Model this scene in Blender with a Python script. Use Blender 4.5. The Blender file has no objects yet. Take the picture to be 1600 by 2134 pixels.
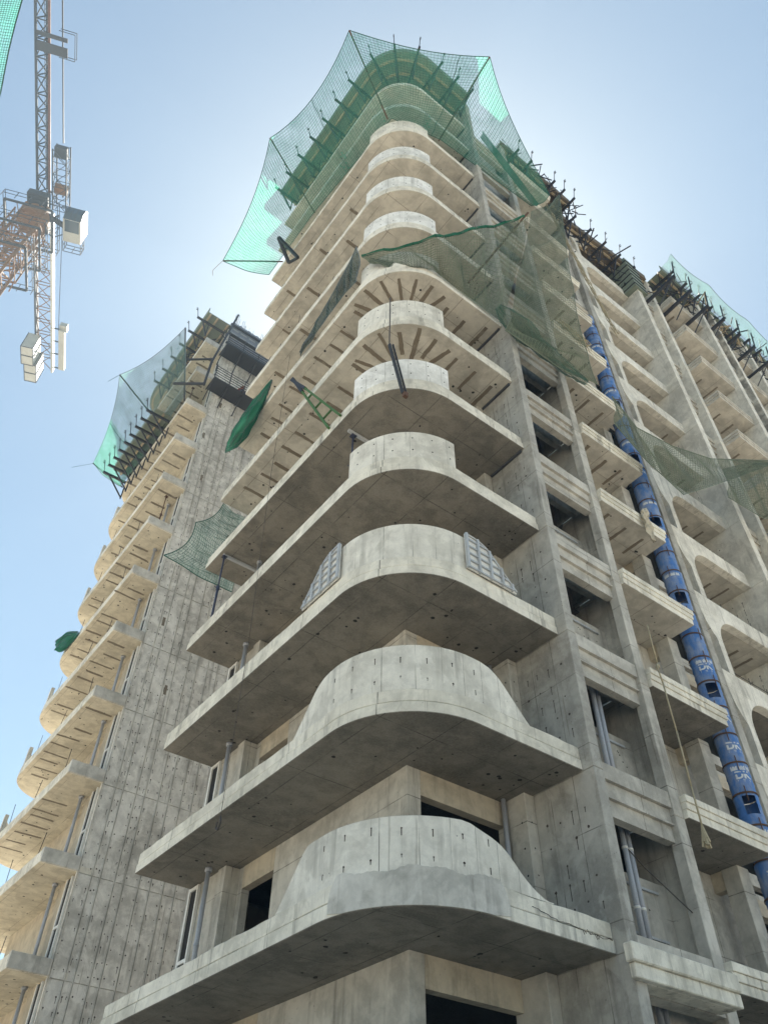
import bpy, math, random
from mathutils import Vector, Matrix
R = math.radians
random.seed(7)
SC = bpy.context.scene
COL = SC.collection

# ------------------------------------------------------------------ camera, sky, sun
cam_d = bpy.data.cameras.new('camera'); cam = bpy.data.objects.new('camera', cam_d); COL.objects.link(cam)
cam.location = (0, 0, 1.6)
cam.rotation_euler = (R(136.083), R(-0.565), R(-37.532))
cam_d.sensor_fit = 'HORIZONTAL'; cam_d.sensor_width = 36.0; cam_d.lens = 1661.3 / 1600 * 36
cam_d.clip_start = 0.1; cam_d.clip_end = 5000
SC.camera = cam
SUN_AZ, SUN_EL = 42.0, 59.0
w = bpy.data.worlds.new('World'); SC.world = w; w.use_nodes = True
nt = w.node_tree; nt.nodes.clear()
sky = nt.nodes.new('ShaderNodeTexSky'); sky.sky_type = 'NISHITA'; sky.sun_disc = False
sky.sun_elevation = R(SUN_EL); sky.sun_rotation = R(SUN_AZ)
sky.altitude = 300; sky.air_density = 1.0; sky.dust_density = 0.85; sky.ozone_density = 0.0
bg = nt.nodes.new('ShaderNodeBackground'); bg.inputs[1].default_value = 0.054
out = nt.nodes.new('ShaderNodeOutputWorld')
tint = nt.nodes.new('ShaderNodeMix'); tint.data_type = 'RGBA'; tint.blend_type = 'MULTIPLY'; tint.inputs[0].default_value = 1.0
tint.inputs[7].default_value = (0.97, 1.10, 1.02, 1)          # even tint: the camera's white balance on a hazy sky
nt.links.new(sky.outputs[0], tint.inputs[6]); nt.links.new(tint.outputs[2], bg.inputs[0]); nt.links.new(bg.outputs[0], out.inputs[0])
S = Vector((math.sin(R(SUN_AZ)) * math.cos(R(SUN_EL)), math.cos(R(SUN_AZ)) * math.cos(R(SUN_EL)), math.sin(R(SUN_EL))))
sl = bpy.data.lights.new('sun', 'SUN'); sl.energy = 5.0; sl.angle = R(0.5); sl.color = (1.0, 0.93, 0.82)
so = bpy.data.objects.new('sun', sl); COL.objects.link(so); so.rotation_euler = S.to_track_quat('Z', 'Y').to_euler()
so.location = (0, 0, 80)
vs = SC.view_settings; vs.view_transform = 'Standard'; vs.look = 'None'; vs.gamma = 1.0; vs.exposure = 1.68
vs.use_curve_mapping = False
SC.cycles.max_bounces = 8; SC.cycles.diffuse_bounces = 5; SC.cycles.transparent_max_bounces = 24
SC.cycles.use_denoising = True

# ------------------------------------------------------------------ node helpers and materials
class NT:
    def __init__(self, name):
        self.m = bpy.data.materials.new(name); self.m.use_nodes = True
        self.t = self.m.node_tree; self.t.nodes.clear()
        self.out = self.t.nodes.new('ShaderNodeOutputMaterial')
    def n(self, typ, **kw):
        nd = self.t.nodes.new(typ)
        for k, v in kw.items(): setattr(nd, k, v)
        return nd
    def l(self, a, b): self.t.links.new(a, b)
    def val(self, sock, v):
        if hasattr(v, 'is_output') or hasattr(v, 'links'): self.l(v, sock)
        else: sock.default_value = v
    def math(self, op, a, b=None, c=None, clamp=False):
        nd = self.n('ShaderNodeMath', operation=op); nd.use_clamp = clamp
        self.val(nd.inputs[0], a)
        if b is not None: self.val(nd.inputs[1], b)
        if c is not None: self.val(nd.inputs[2], c)
        return nd.outputs[0]
    def mix(self, f, a, b, blend='MIX'):
        nd = self.n('ShaderNodeMix', data_type='RGBA', blend_type=blend)
        self.val(nd.inputs[0], f)
        for s, v in ((nd.inputs[6], a), (nd.inputs[7], b)):
            if isinstance(v, tuple): s.default_value = v if len(v) == 4 else (*v, 1)
            else: self.l(v, s)
        return nd.outputs[2]
    def noise(self, vec, scale, detail=4, rough=0.55, dist=0.0):
        nd = self.n('ShaderNodeTexNoise'); nd.inputs['Scale'].default_value = scale
        nd.inputs['Detail'].default_value = detail; nd.inputs['Roughness'].default_value = rough
        nd.inputs['Distortion'].default_value = dist
        self.l(vec, nd.inputs['Vector']); return nd.outputs[0]
    def ramp(self, f, a, b, interp='LINEAR'):
        nd = self.n('ShaderNodeMapRange', clamp=True); nd.interpolation_type = interp if interp != 'LINEAR' else 'LINEAR'
        self.val(nd.inputs[0], f); nd.inputs[1].default_value = a; nd.inputs[2].default_value = b
        return nd.outputs[0]
    def mapping(self, vec, scale=(1, 1, 1), loc=(0, 0, 0)):
        nd = self.n('ShaderNodeMapping'); nd.inputs['Scale'].default_value = scale; nd.inputs['Location'].default_value = loc
        self.l(vec, nd.inputs[0]); return nd.outputs[0]

MATS = {}
def concrete(name, light, dark, stain=(0.10, 0.09, 0.075), streak=0.35, seams=None, bump=0.35, spots=0.5, blotch=0.42, warm=None):
    """cast concrete: cloudy tone, rain streaks, seams of the shuttering, blow holes"""
    T = NT(name)
    pos = T.n('ShaderNodeNewGeometry').outputs['Position']
    sep = T.n('ShaderNodeSeparateXYZ'); T.l(pos, sep.inputs[0])
    big = T.noise(pos, blotch, 5, 0.6, 0.4)
    mid = T.noise(T.mapping(pos, (1, 1, 1), (13, 7, 3)), 2.3, 7, 0.68, 0.3)
    fine = T.noise(pos, 26, 5, 0.7)
    col = T.mix(T.ramp(big, 0.36, 0.64), dark, light)
    if warm:
        wn = T.noise(T.mapping(pos, (0.5, 0.5, 0.9), (3, 31, 11)), 1.1, 4, 0.6)
        col = T.mix(T.math('MULTIPLY', T.ramp(wn, 0.48, 0.68), 0.7), col, warm)
    col = T.mix(T.math('MULTIPLY', T.ramp(mid, 0.46, 0.68), 0.55), col, (light[0] * 1.28, light[1] * 1.28, light[2] * 1.26))
    col = T.mix(T.math('MULTIPLY', T.ramp(mid, 0.50, 0.28), 0.5), col, (dark[0] * 0.66, dark[1] * 0.66, dark[2] * 0.64))
    st = T.noise(T.mapping(pos, (3.2, 3.2, 0.22)), 1.6, 6, 0.62, 0.2)
    patchy = T.noise(T.mapping(pos, (1, 1, 1), (5, 9, 21)), 0.55, 3, 0.5)
    sf = T.math('MULTIPLY', T.ramp(st, 0.52, 0.74), T.ramp(patchy, 0.42, 0.62))
    col = T.mix(T.math('MULTIPLY', sf, streak), col, stain)
    bl = T.noise(T.mapping(pos, (1.0, 1.0, 0.7), (31, 5, 17)), 0.75, 8, 0.62, 0.8)
    col = T.mix(T.math('MULTIPLY', T.ramp(bl, 0.565, 0.60), 0.30), col, (light[0] * 1.35, light[1] * 1.36, light[2] * 1.38))
    col = T.mix(T.math('MULTIPLY', T.ramp(bl, 0.435, 0.40), 0.30), col, (dark[0] * 0.72, dark[1] * 0.72, dark[2] * 0.70))
    rs = T.noise(T.mapping(pos, (7.0, 7.0, 0.30), (3, 3, 0)), 1.5, 5, 0.6)
    col = T.mix(T.math('MULTIPLY', T.ramp(rs, 0.64, 0.70), streak * 0.55), col, (stain[0] * 1.5, stain[1] * 1.4, stain[2] * 1.25))
    v = T.n('ShaderNodeTexVoronoi'); v.inputs['Scale'].default_value = 5.5; T.l(pos, v.inputs['Vector'])
    spot = T.math('MULTIPLY', T.ramp(v.outputs['Distance'], 0.09, 0.045), T.ramp(T.noise(pos, 1.7, 2), 0.5, 0.6))
    col = T.mix(T.math('MULTIPLY', spot, spots), col, (0.09, 0.08, 0.07))
    hgt = T.math('ADD', T.math('MULTIPLY', mid, 0.6), T.math('MULTIPLY', fine, 0.25))
    if seams:
        for ax, pitch, width in seams:
            wob = T.math('MULTIPLY', T.math('SUBTRACT', T.noise(pos, 0.8, 2), 0.5), 0.02)
            q = T.math('ADD', T.math('DIVIDE', sep.outputs['XYZ'.index(ax)], pitch), wob)
            d = T.math('ABSOLUTE', T.math('SUBTRACT', T.math('FRACT', q), 0.5))
            ln = T.math('GREATER_THAN', d, 0.5 - width / pitch)
            ln = T.math('MULTIPLY', ln, T.ramp(T.noise(pos, 1.3, 3), 0.36, 0.56))
            col = T.mix(T.math('MULTIPLY', ln, 0.8), col, stain)
            hgt = T.math('SUBTRACT', hgt, T.math('MULTIPLY', ln, 0.5))
    col = T.mix(T.math('MULTIPLY', T.ramp(fine, 0.35, 0.7), 0.22), col, (0.5, 0.48, 0.44))
    b = T.n('ShaderNodeBump'); b.inputs['Strength'].default_value = bump; b.inputs['Distance'].default_value = 0.02
    T.l(hgt, b.inputs['Height'])
    p = T.n('ShaderNodeBsdfPrincipled'); p.inputs['Roughness'].default_value = 0.9
    p.inputs['Specular IOR Level'].default_value = 0.25
    T.l(col, p.inputs['Base Color']); T.l(b.outputs[0], p.inputs['Normal']); T.l(p.outputs[0], T.out.inputs[0])
    MATS[name] = T.m; return T.m

def plain(name, col, rough=0.6, metal=0.0, var=0.35, scale=3.0, dirt=None, dirt_amt=0.6, bump=0.1, stretch=(1, 1, 1), dlo=0.56, dhi=0.75):
    T = NT(name)
    pos = T.n('ShaderNodeNewGeometry').outputs['Position']
    n1 = T.noise(T.mapping(pos, stretch), scale, 5, 0.65, 0.2); n2 = T.noise(pos, scale * 9, 3, 0.6)
    c = T.mix(T.math('MULTIPLY', T.ramp(n1, 0.3, 0.7), var), col, tuple(x * 0.5 for x in col))
    d = dirt or (0.16, 0.14, 0.11)
    c = T.mix(T.math('MULTIPLY', T.ramp(n1, dlo, dhi), dirt_amt), c, d)
    c = T.mix(T.math('MULTIPLY', T.ramp(n2, 0.45, 0.7), 0.2), c, tuple(min(1, x * 1.5) for x in col))
    b = T.n('ShaderNodeBump'); b.inputs['Strength'].default_value = bump; b.inputs['Distance'].default_value = 0.01; T.l(n2, b.inputs['Height'])
    p = T.n('ShaderNodeBsdfPrincipled'); p.inputs['Metallic'].default_value = metal
    T.val(p.inputs['Roughness'], T.math('ADD', T.math('MULTIPLY', n1, 0.3), rough - 0.15, clamp=True))
    T.l(c, p.inputs['Base Color']); T.l(b.outputs[0], p.inputs['Normal']); T.l(p.outputs[0], T.out.inputs[0])
    MATS[name] = T.m; return T.m

def netting(name, col, cover, trans):
    """finely woven green mesh: part of the light passes between the threads, the rest glows through or scatters"""
    T = NT(name)
    pos = T.n('ShaderNodeNewGeometry').outputs['Position']
    n = T.noise(T.mapping(pos, (1, 1, 1), (2, 4, 1)), 0.9, 4, 0.6, 0.4); f = T.noise(pos, 9, 3, 0.6)
    c = T.mix(T.ramp(n, 0.3, 0.7), col, tuple(x * 0.72 for x in col))
    di = T.n('ShaderNodeBsdfDiffuse'); tr = T.n('ShaderNodeBsdfTranslucent'); tp = T.n('ShaderNodeBsdfTransparent')
    T.l(c, di.inputs[0]); T.l(c, tr.inputs[0]); tp.inputs[0].default_value = (1, 1, 1, 1)
    m1 = T.n('ShaderNodeMixShader'); m1.inputs[0].default_value = trans; T.l(di.outputs[0], m1.inputs[1]); T.l(tr.outputs[0], m1.inputs[2])
    m2 = T.n('ShaderNodeMixShader')
    fac = T.math('ADD', T.math('MULTIPLY', T.math('SUBTRACT', n, 0.5), 0.75), T.math('ADD', T.math('MULTIPLY', T.math('SUBTRACT', f, 0.5), 0.3), cover), clamp=True)
    T.l(fac, m2.inputs[0]); T.l(tp.outputs[0], m2.inputs[1]); T.l(m1.outputs[0], m2.inputs[2]); T.l(m2.outputs[0], T.out.inputs[0])
    MATS[name] = T.m; return T.m

LT, DK = (0.53, 0.505, 0.45), (0.36, 0.34, 0.30)
concrete('fascia', (0.77, 0.73, 0.635), (0.59, 0.555, 0.47), streak=0.9, seams=[('Y', 2.44, 0.01)], bump=0.6)
concrete('parapet', (0.75, 0.72, 0.645), (0.59, 0.56, 0.49), streak=0.7, seams=[('X', 0.43, 0.004)], bump=0.5, spots=0.7)
concrete('parapet_white', (0.82, 0.81, 0.78), (0.66, 0.65, 0.61), streak=0.45, seams=[('X', 0.43, 0.004)], bump=0.5, spots=0.5)
concrete('wall', LT, DK, streak=0.8, seams=[('Z', 1.22, 0.01), ('X', 1.22, 0.008)], bump=0.45)
concrete('wall_grey', (0.44, 0.425, 0.385), (0.28, 0.265, 0.235), streak=0.9, seams=[('Y', 0.61, 0.009), ('Z', 1.6, 0.009)], bump=0.45, spots=0.7)
concrete('wall_tan', (0.52, 0.455, 0.35), (0.40, 0.34, 0.255), streak=0.5, bump=0.4)
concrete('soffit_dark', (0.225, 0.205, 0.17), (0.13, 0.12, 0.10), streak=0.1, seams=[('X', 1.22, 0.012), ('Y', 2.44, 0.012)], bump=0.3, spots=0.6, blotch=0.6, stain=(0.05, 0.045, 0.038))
concrete('soffit', (0.53, 0.50, 0.435), (0.40, 0.375, 0.325), streak=0.1, seams=[('X', 1.22, 0.012), ('Y', 2.44, 0.012)], bump=0.35, spots=0.7, blotch=0.6, stain=(0.19, 0.165, 0.13))
concrete('soffit_sun_bounce', (0.60, 0.55, 0.435), (0.47, 0.425, 0.33), streak=0.1, seams=[('X', 1.22, 0.01), ('Y', 2.44, 0.01)], bump=0.35, spots=0.6, blotch=0.6, stain=(0.24, 0.20, 0.14))  # warm yellow of sunlight bounced off the ground, put into the soffit colour
concrete('ribbed', (0.76, 0.74, 0.69), (0.45, 0.43, 0.39), streak=1.0, bump=0.6, spots=0.9, stain=(0.13, 0.115, 0.09), blotch=0.25)
concrete('mortar', (0.60, 0.58, 0.53), (0.43, 0.415, 0.375), streak=0.7, bump=0.9, spots=0.2, blotch=1.6)
concrete('inside', (0.07, 0.065, 0.06), (0.04, 0.038, 0.035), streak=0.3)  # concrete coloured near black to stand in for the shade indoors
plain('strip', (0.20, 0.165, 0.12), 0.9, var=0.5, scale=2.5, dirt=(0.36, 0.32, 0.26), dirt_amt=0.7)
plain('hole', (0.018, 0.016, 0.014), 0.95, var=0.2, dirt_amt=0.1)
plain('rust_hole', (0.06, 0.045, 0.035), 0.95, var=0.3, dirt_amt=0.2)
plain('steel', (0.055, 0.055, 0.06), 0.55, 0.5, dirt=(0.11, 0.07, 0.045), dirt_amt=0.5)
plain('rusty', (0.12, 0.065, 0.04), 0.85, 0.1, dirt=(0.05, 0.035, 0.03))
plain('galvanised', (0.46, 0.48, 0.50), 0.55, 0.1, dirt=(0.40, 0.37, 0.33), dirt_amt=0.6, var=0.3)
plain('form_steel', (0.26, 0.28, 0.32), 0.65, 0.1, dirt=(0.36, 0.34, 0.32), dirt_amt=0.6)
plain('pvc', (0.36, 0.38, 0.42), 0.45, dirt=(0.38, 0.36, 0.33), dirt_amt=0.3, var=0.15)
plain('white_paint', (0.72, 0.71, 0.67), 0.6, dirt=(0.45, 0.42, 0.36), dirt_amt=0.5, var=0.15)
plain('drum_blue', (0.055, 0.17, 0.46), 0.65, dirt=(0.36, 0.39, 0.45), dirt_amt=0.75, var=0.4, stretch=(1.6, 1.6, 0.6), scale=2.6, dlo=0.42, dhi=0.68)
plain('tape', (0.62, 0.64, 0.66), 0.55, dirt=(0.2, 0.25, 0.4), dirt_amt=0.75, scale=6)
plain('rope', (0.42, 0.36, 0.24), 0.9, scale=12)
plain('wire', (0.07, 0.06, 0.055), 0.7, 0.2)
plain('cloth', (0.55, 0.49, 0.38), 0.95, scale=6)
plain('green_paint', (0.055, 0.14, 0.03), 0.6, dirt=(0.1, 0.09, 0.06))
plain('prop_blue', (0.055, 0.065, 0.11), 0.55, 0.2, dirt=(0.14, 0.11, 0.09))
plain('deck_ply', (0.17, 0.135, 0.09), 0.85, var=0.5, scale=1.5)
plain('deck_green', (0.20, 0.235, 0.18), 0.85, var=0.5, scale=1.2, dirt=(0.28, 0.28, 0.24))
plain('timber', (0.42, 0.34, 0.22), 0.85, var=0.5, scale=4)
plain('crane_rust', (0.22, 0.10, 0.026), 0.8, 0.0, dirt=(0.05, 0.035, 0.025), scale=1.0)
plain('crane_red', (0.12, 0.045, 0.028), 0.7, 0.1, dirt=(0.05, 0.04, 0.035), scale=1.0)
plain('crane_grey', (0.03, 0.033, 0.04), 0.8, 0.0, dirt=(0.05, 0.045, 0.04), scale=1.0)
plain('crane_white', (0.42, 0.42, 0.38), 0.6, dirt=(0.28, 0.25, 0.19), dirt_amt=0.6, scale=0.8)
plain('glass', (0.05, 0.07, 0.09), 0.12, var=0.2, dirt_amt=0.1)
plain('ground_sand', (0.46, 0.41, 0.335), 0.95, var=0.25, scale=0.15, dirt=(0.36, 0.32, 0.26))
plain('skin', (0.25, 0.13, 0.08), 0.6, var=0.1, dirt_amt=0.05)
plain('shirt', (0.42, 0.12, 0.10), 0.9); plain('trousers', (0.05, 0.055, 0.07), 0.9); plain('helmet', (0.30, 0.12, 0.06), 0.5)
netting('net_green', (0.17, 0.74, 0.52), 0.32, 0.70)
netting('net_dense', (0.055, 0.25, 0.16), 0.82, 0.35)
plain('dark_joint', (0.07, 0.075, 0.085), 0.9)
netting('net_dark', (0.07, 0.12, 0.09), 0.72, 0.3)
netting('net_dusty', (0.17, 0.24, 0.175), 0.36, 0.35)
netting('net_grey', (0.30, 0.58, 0.50), 0.34, 0.62)
plain('strand', (0.035, 0.12, 0.09), 0.8, var=0.4)
plain('strand_dusty', (0.16, 0.19, 0.14), 0.85, var=0.4)
plain('strand_grey', (0.16, 0.19, 0.20), 0.8, var=0.4)

# ------------------------------------------------------------------ mesh helpers
class MB:
    def __init__(self): self.v = []; self.f = []; self.mi = []
    def add(self, vs_, fs, m=0):
        o = len(self.v); self.v += [tuple(p) for p in vs_]
        for f in fs: self.f.append([i + o for i in f]); self.mi.append(m)
    def box(self, x0, x1, y0, y1, z0, z1, m=0):
        self.add([(x0, y0, z0), (x1, y0, z0), (x1, y1, z0), (x0, y1, z0), (x0, y0, z1), (x1, y0, z1), (x1, y1, z1), (x0, y1, z1)],
                 [(3, 2, 1, 0), (4, 5, 6, 7), (0, 1, 5, 4), (1, 2, 6, 5), (2, 3, 7, 6), (3, 0, 4, 7)], m); return self
    def prism(self, poly, z0, z1, bottom=0, m=0):          # polygon in xy, ccw
        n = len(poly)
        self.add([(x, y, z0) for x, y in poly] + [(x, y, z1) for x, y in poly], [])
        o = len(self.v) - 2 * n
        self.f.append([o + i for i in range(n)][::-1]); self.mi.append(bottom)
        self.f.append([o + n + i for i in range(n)]); self.mi.append(m)
        for i in range(n):
            j = (i + 1) % n; self.f.append([o + i, o + j, o + n + j, o + n + i]); self.mi.append(m)
        return self
    def prism_y(self, poly, y0, y1, m=0):                   # polygon in xz, extruded in y
        n = len(poly)
        self.add([(x, y0, z) for x, z in poly] + [(x, y1, z) for x, z in poly], [])
        o = len(self.v) - 2 * n
        self.f.append([o + i for i in range(n)]); self.mi.append(m)
        self.f.append([o + n + i for i in range(n)][::-1]); self.mi.append(m)
        for i in range(n):
            j = (i + 1) % n; self.f.append([o + i, o + n + i, o + n + j, o + j]); self.mi.append(m)
        return self
    def prism_x(self, poly, x0, x1, m=0):                   # polygon in yz, extruded in x
        n = len(poly)
        self.add([(x0, y, z) for y, z in poly] + [(x1, y, z) for y, z in poly], [])
        o = len(self.v) - 2 * n
        self.f.append([o + i for i in range(n)][::-1]); self.mi.append(m)
        self.f.append([o + n + i for i in range(n)]); self.mi.append(m)
        for i in range(n):
            j = (i + 1) % n; self.f.append([o + i, o + j, o + n + j, o + n + i]); self.mi.append(m)
        return self
    def tube(self, p0, p1, r, n=6, r1=None, m=0):
        p0, p1 = Vector(p0), Vector(p1); d = p1 - p0
        if d.length < 1e-6: return self
        q = d.to_track_quat('Z', 'Y'); r1 = r if r1 is None else r1
        vs_ = []
        for p, rr in ((p0, r), (p1, r1)):
            for i in range(n):
                a = 2 * math.pi * (i + 0.5) / n; vs_.append(p + q @ Vector((rr * math.cos(a), rr * math.sin(a), 0)))
        fs = [(i, (i + 1) % n, n + (i + 1) % n, n + i) for i in range(n)]
        fs += [tuple(range(n))[::-1], tuple(range(n, 2 * n))]
        self.add(vs_, fs, m); return self
    def path(self, pts, r, n=5, m=0):
        for a, b in zip(pts[:-1], pts[1:]): self.tube(a, b, r, n, m=m)
        return self
    def beam(self, p0, p1, wdt, hgt, m=0):                  # rectangular bar, height kept near vertical
        p0, p1 = Vector(p0), Vector(p1); d = (p1 - p0)
        up = Vector((0, 0, 1)) if abs(d.normalized().z) < 0.95 else Vector((0, 1, 0))
        s = d.cross(up).normalized() * wdt / 2; u = s.cross(d).normalized() * hgt / 2
        vs_ = [p + a * s + b * u for p in (p0, p1) for a, b in ((-1, -1), (1, -1), (1, 1), (-1, 1))]
        self.add(vs_, [(0, 1, 2, 3), (7, 6, 5, 4), (0, 4, 5, 1), (1, 5, 6, 2), (2, 6, 7, 3), (3, 7, 4, 0)], m); return self
    def ribbon(self, path, a, b, z0, z1, m=0):              # upright wall along a path; a/b offsets to the right of travel
        n = len(path); P = [Vector(p) for p in path]; N = []
        for i in range(n):
            d = (P[min(i + 1, n - 1)] - P[max(i - 1, 0)]).normalized(); N.append(Vector((d.y, -d.x)))
        fz = lambda z, i: z[i] if isinstance(z, (list, tuple)) else z
        vs_ = []
        for i in range(n):
            o_, i_ = P[i] + N[i] * a, P[i] + N[i] * b
            vs_ += [(o_.x, o_.y, fz(z0, i)), (i_.x, i_.y, fz(z0, i)), (i_.x, i_.y, fz(z1, i)), (o_.x, o_.y, fz(z1, i))]
        fs = []
        for i in range(n - 1):
            k = 4 * i
            for c in range(4):
                d = (c + 1) % 4; fs.append((k + c, k + 4 + c, k + 4 + d, k + d))
        fs += [(0, 1, 2, 3), (4 * n - 1, 4 * n - 2, 4 * n - 3, 4 * n - 4)]
        self.add(vs_, fs, m); return self
    def disc(self, c, nrm, r, n=7, m=0):
        c = Vector(c); nv = Vector(nrm); q = nv.to_track_quat('Z', 'Y')
        ang = random.random() * 6
        vs_ = [c + q @ Vector((r * random.uniform(.75, 1.15) * math.cos(ang + 6.2832 * i / n), r * random.uniform(.75, 1.15) * math.sin(ang + 6.2832 * i / n), 0)) for i in range(n)]
        vs_ += [p - nv * 0.02 for p in vs_]
        self.add(vs_, [tuple(range(n))] + [(i, n + i, n + (i + 1) % n, (i + 1) % n) for i in range(n)], m); return self
    def mesh(self, name, mats, smooth=False):
        me = bpy.data.meshes.new(name); me.from_pydata(self.v, [], self.f)
        for m in (mats if isinstance(mats, (list, tuple)) else [mats]): me.materials.append(MATS[m])
        me.polygons.foreach_set('material_index', self.mi)
        if smooth: me.polygons.foreach_set('use_smooth', [True] * len(me.polygons))
        me.validate(); me.update()
        import bmesh
        bm = bmesh.new(); bm.from_mesh(me); bmesh.ops.recalc_face_normals(bm, faces=bm.faces); bm.to_mesh(me); bm.free()
        return me

def put(name, me, parent=None, loc=(0, 0, 0), rz=0.0, bevel=0.0):
    o = bpy.data.objects.new(name, me); COL.objects.link(o); o.location = loc; o.rotation_euler = (0, 0, rz)
    if parent is not None:
        o.parent = parent; o.matrix_parent_inverse = WM[parent.name].inverted()
    WM[o.name] = Matrix.Translation(loc) @ Matrix.Rotation(rz, 4, 'Z')
    if bevel:
        b = o.modifiers.new('edge', 'BEVEL'); b.width = bevel; b.segments = 1; b.limit_method = 'ANGLE'; b.angle_limit = R(40)
    return o
WM = {}
def tag(o, label, cat, group=None):
    o['label'] = label; o['category'] = cat
    if group: o['group'] = group
    return o
def thing(name, label, cat, loc=(0, 0, 0), group=None):
    o = bpy.data.objects.new(name, None); COL.objects.link(o); o.location = loc; o.empty_display_size = 0.3
    WM[o.name] = Matrix.Translation(loc); return tag(o, label, cat, group)
def kind(o, k): o['kind'] = k; return o

# ------------------------------------------------------------------ setting: ground
g = MB().box(-400, 400, -400, 400, -0.5, 0.0)
kind(put('ground', g.mesh('ground', 'ground_sand')), 'structure')

# ================================================================== corner tower
XL, YF, XR, YL, Z1, H, RC = 6.945, 8.864, 11.48, 18.77, 5.925, 3.2, 1.9
NK = 13                                                     # storeys with a cast balcony slab
ARC = [(XL + RC + RC * math.cos(t), YF + RC + RC * math.sin(t)) for t in [math.pi * 1.5 - math.pi / 2 * i / 18 for i in range(19)]]
def lin(p, q, n): return [(p[0] + (q[0] - p[0]) * i / n, p[1] + (q[1] - p[1]) * i / n) for i in range(n)]
PATH = lin((XR - 0.006, YF), ARC[0], 20) + ARC + [(XL, y) for y in [YF + RC + (YL - YF - RC) * i / 44 for i in range(1, 45)]]
def rough(n, z, a): return [z + random.uniform(-a, a) + a * math.sin(i * .37) for i in range(n)]
zk = lambda k: Z1 + H * k
T1 = thing('concrete_tower', 'bare concrete high-rise with stacked rounded corner balconies nearest the camera', 'building', (9.5, 11, 0))

# --- balcony slabs round the corner
outline = [p for p in PATH] + [(8.93, YL), (8.93, 10.98), (XR - 0.006, 10.98)]
outline = outline[::-1]
slab_me = {}
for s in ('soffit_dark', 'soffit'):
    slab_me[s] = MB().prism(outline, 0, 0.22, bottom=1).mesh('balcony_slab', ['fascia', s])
ups = MB().ribbon(PATH, 0.035, 0.19, 0.236, rough(len(PATH), 0.50, .006)).mesh('edge_upstand', 'fascia')
core = MB().ribbon(PATH, 0.10, 0.185, 0.221, 0.46).mesh('joint_core', 'dark_joint')
core2 = MB().ribbon(ARC, 0.11, 0.19, 0.485, 0.53).mesh('joint_core', 'dark_joint')
ups_flush = MB().ribbon(PATH, 0.02, 0.19, rough(len(PATH), .238, .004), rough(len(PATH), 0.483, .008)).mesh('edge_upstand', 'fascia')
# parapet of the round corner: plain drum on the upper floors, drum with falling tails on the lower ones
drum = MB().ribbon(ARC, 0.06, 0.21, 0.513, 1.46).mesh('corner_parapet', 'parapet')
drum_white = MB().ribbon(ARC, 0.06, 0.21, 0.513, 1.46).mesh('corner_parapet', 'parapet_white')
tail = [((XL + RC + 1.35 * (1 - i / 14)), YF) for i in range(14)]
tail2 = [(XL, YF + RC + 1.35 * (i + 1) / 14) for i in range(14)]
PR_HI = [(-.5, 1.45), (.2, 1.44), (.4, 1.40), (.55, 1.33), (.7, 1.21), (.88, 1.01), (1.05, .82), (1.2, .66), (1.33, .50), (9, .50)]
PR_LO = [(-.5, 1.37), (-.3, 1.34), (-.15, 1.28), (.13, 1.21), (.28, 1.15), (.43, 1.05), (.57, .92), (.70, .79), (.85, .68), (1.0, .59), (1.2, .51), (9, .50)]
def drop(d, tab=PR_HI):                                     # height of the wall d metres past the round part
    for (a, p), (b, q) in zip(tab[:-1], tab[1:]):
        if a <= d <= b: return p + (q - p) * (d - a) / (b - a)
    return tab[0][1]
TP = tail + ARC + tail2
def tail_mesh(tr, topz):
    th = [drop(1.35 * (1 - i / 14), tr) for i in range(14)] + [min(topz, drop(-RC * math.pi / 2 * i / 18, tr)) for i in range(19)] + [min(topz, drop(1.35 * (i + 1) / 14)) for i in range(14)]
    return MB().ribbon(TP, 0.045, 0.19, 0.49, th).mesh('corner_parapet', 'parapet')
drum_tail, drum_tail_low = tail_mesh(PR_HI, 1.45), tail_mesh(PR_LO, 1.37)
hole_c = MB()
for r_, zz in ((0, 0.78), (1, 1.22)):
    for i in range(1, 18, 3):
        p = ARC[i]; c = Vector((XL + RC, YF + RC)); d = (Vector(p) - c).normalized(); q = c + d * (RC - 0.057)
        hole_c.disc((q.x, q.y, zz), (d.x, d.y, 0), 0.022)
hole_c_me = hole_c.mesh('tie_hole', 'hole')
hole_t = MB()
for zz in (0.74, 1.18):
    for i in range(0, 19, 3):
        p = ARC[i]; c = Vector((XL + RC, YF + RC)); d = (Vector(p) - c).normalized(); q = c + d * (RC - 0.042)
        z_ = zz + random.uniform(-.05, .05)
        hole_t.disc((q.x, q.y, z_), (d.x, d.y, 0), random.uniform(.013, .021))
        w_ = random.uniform(.003, .006); hole_t.box(q.x - w_, q.x + w_, q.y - w_, q.y + w_, z_ - random.uniform(.04, .13), z_ - 0.01)
hole_t_me = hole_t.mesh('tie_hole', 'rust_hole')
soff_holes = []
for v in range(4):
    m = MB()
    for _ in range(34):
        if random.random() < 0.62: x, y = random.uniform(7.2, 8.5), random.uniform(10.8, 18.4)
        else: x, y = random.uniform(8.4, 11.3), random.uniform(9.1, 10.6)
        m.disc((x, y, -0.003), (0, 0, -1), random.choice((0.02, 0.025, 0.03, 0.045)))
    soff_holes.append(m.mesh('tie_hole', 'hole'))
def strip_mesh(L, wd):
    m = MB(); n = 7; top = []; bot = []
    for i in range(n + 1):
        x = -L / 2 + L * i / n
        top.append((x, wd / 2 * random.uniform(.75, 1.1))); bot.append((x, -wd / 2 * random.uniform(.75, 1.1)))
    m.prism(bot + top[::-1], -0.006, 0.004); return m.mesh('soffit_strip', 'strip')
STR = [strip_mesh(random.uniform(.75, 1.15), random.uniform(.10, .15)) for _ in range(8)]
def strips(parent, z, spots):
    for x, y, a in spots: put('soffit_strip', random.choice(STR), parent, (x, y, z), a)
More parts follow.
